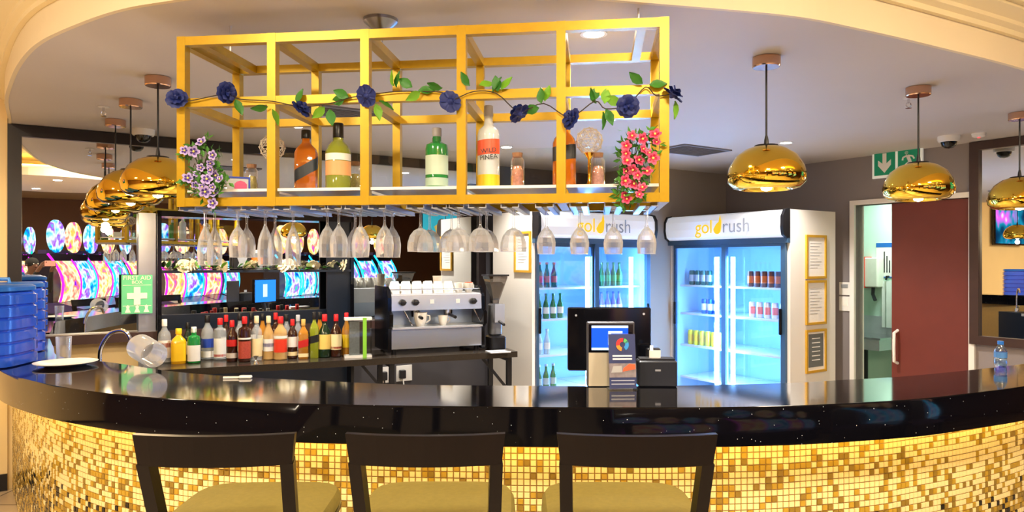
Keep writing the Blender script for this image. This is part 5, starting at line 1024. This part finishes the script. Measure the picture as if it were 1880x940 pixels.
# the photographer
def person():
    me = bpy.data.meshes.new('person'); bm = bmesh.new(); sk = bm.verts.layers.skin.verify(); V_ = {}
    def v(n, co, r): x = bm.verts.new(co); x[sk].radius = (r, r) if not isinstance(r, tuple) else r; V_[n] = x
    def e(*ns):
        for a_, b__ in zip(ns, ns[1:]): bm.edges.new((V_[a_], V_[b__]))
    cx, cy = -.02, -.50
    v('pel', (cx, cy - .02, .95), (.15, .12)); v('wst', (cx, cy - .02, 1.10), (.14, .11)); v('chs', (cx, cy, 1.29), (.16, .12)); v('nk0', (cx, cy, 1.42), (.07, .07)); v('nk', (cx, cy + .03, 1.475), .052); v('hd0', (cx, cy + .06, 1.545), (.066, .078)); v('hd1', (cx, cy + .055, 1.615), (.074, .09)); v('hd2', (cx, cy + .05, 1.675), (.06, .07))
    e('pel', 'wst', 'chs', 'nk0', 'nk', 'hd0', 'hd1', 'hd2')
    for s_, n in ((-1, 'l'), (1, 'r')):
        v('sh' + n, (cx + s_ * .17, cy, 1.385), .058); v('el' + n, (cx + s_ * .21, cy + .12, 1.17), .044); v('wr' + n, (cx + s_ * .10, cy + .34, 1.52), .028); v('hn' + n, (cx + s_ * .085, cy + .40, 1.585), .032)
        e('chs', 'sh' + n, 'el' + n, 'wr' + n, 'hn' + n)
        v('hp' + n, (cx + s_ * .09, cy - .02, .86), .085); v('kn' + n, (cx + s_ * .10, cy + .01, .48), .058); v('an' + n, (cx + s_ * .10, cy - .02, .09), .042); v('ft' + n, (cx + s_ * .11, cy + .12, .035), .035)
        e('pel', 'hp' + n, 'kn' + n, 'an' + n, 'ft' + n)
        for f_ in range(5):
            o_ = (f_ - 2) * .017; k0, k1 = 'f%d0' % f_ + n, 'f%d1' % f_ + n
            v(k0, (cx + s_ * (.105 - abs(o_) * .2), cy + .43, 1.60 + o_), .0085); v(k1, (cx + s_ * (.075 if f_ else .055), cy + .455 if f_ else cy + .42, 1.612 + o_ * .9 + (.0 if f_ else -.012)), .0075); e('hn' + n, k0, k1)
    V_['pel'][sk].use_root = True; bm.to_mesh(me); bm.free()
    o = bpy.data.objects.new('person_tmp', me); COL.objects.link(o); o.modifiers.new('s', 'SKIN'); m2 = o.modifiers.new('d', 'SUBSURF'); m2.levels = 2; m2.render_levels = 2
    dg = bpy.context.evaluated_depsgraph_get(); new = bpy.data.meshes.new_from_object(o.evaluated_get(dg)); bpy.data.objects.remove(o)
    new.materials.clear(); SKN = M('skin', (96, 62, 46), .55); SHT = M('black_shirt', (20, 20, 24), .8); TRS = M('dark_trousers', (28, 28, 34), .85)
    for m in (SHT, SKN, TRS): new.materials.append(m)
    for p_ in new.polygons:
        c = p_.center; p_.use_smooth = True
        p_.material_index = 1 if (c.z > 1.45 and abs(c.x - cx) < .1 and c.y < cy + .25) or (c.y > cy + .33 and c.z > 1.49) else (2 if c.z < .93 else 0)
    o = bpy.data.objects.new('person', new); COL.objects.link(o); tag(o, 'person in black top raising a phone, seen in the bar mirror', 'person')
    b = MB(); b.lathe([(.001, .112), (.05, .10), (.083, .06), (.088, .02), (.082, -.02)], 20, c=(cx, cy + .035, 1.60), sy=1.12); b.build('hair', M('hair', (16, 13, 12), .9), o, True)
    b = MB(); b.lathe([(.062, 1.415), (.066, 1.44), (.058, 1.452)], 18, c=(cx, cy + .015, 0), cap=False); b.build('collar', WHITE, o, True)
    b = MB(); b.lathe([(.001, 0), (.012, -.012), (.014, -.03), (.001, -.036)], 8, c=(cx, cy + .14, 1.60)); b.build('nose', SKN, o, True)
    for s_ in (-1, 1): b = MB(); b.lathe([(.001, -.026), (.014, -.015), (.017, .008), (.008, .026), (.001, .03)], 8, c=(cx + s_ * .078, cy + .045, 1.60), sx=.5); b.build('ear', SKN, o, True); b = MB(); b.lathe([(.001, -.007), (.011, 0), (.001, .007)], 8, c=(cx + s_ * .032, cy + .128, 1.615), sy=.5); b.build('eye', M('eye_white', (230, 228, 222), .3), o, True)
    b = MB(); b.box((cx, cy + .133, 1.545), (.045, .008, .01)); b.build('mouth', M('lips', (110, 60, 54), .5), o)
    return o
person()
b = MB(); b.rbox(-.08, .08, -.004, .004, -.04, .04, .003); ph = thing('phone', 'pink-backed phone held up before the person in the mirror', 'phone', (-.02, -.04, CAMZ - .03)); b.build('case', M('phone_pink', (236, 156, 140), .4), ph)
b = MB(); b.b2(-.075, .075, -.0052, -.0042, -.036, .036); b.build('screen', emis('phone_screen', (220, 214, 200), .6), ph); b = MB(); b.lathe([(.008, 0), (.008, .002)], 10, mtx=Matrix.Translation((-.06, .006, .02)) @ Matrix.Rotation(PI / 2, 4, 'X')); b.build('lens', BLACKG, ph)
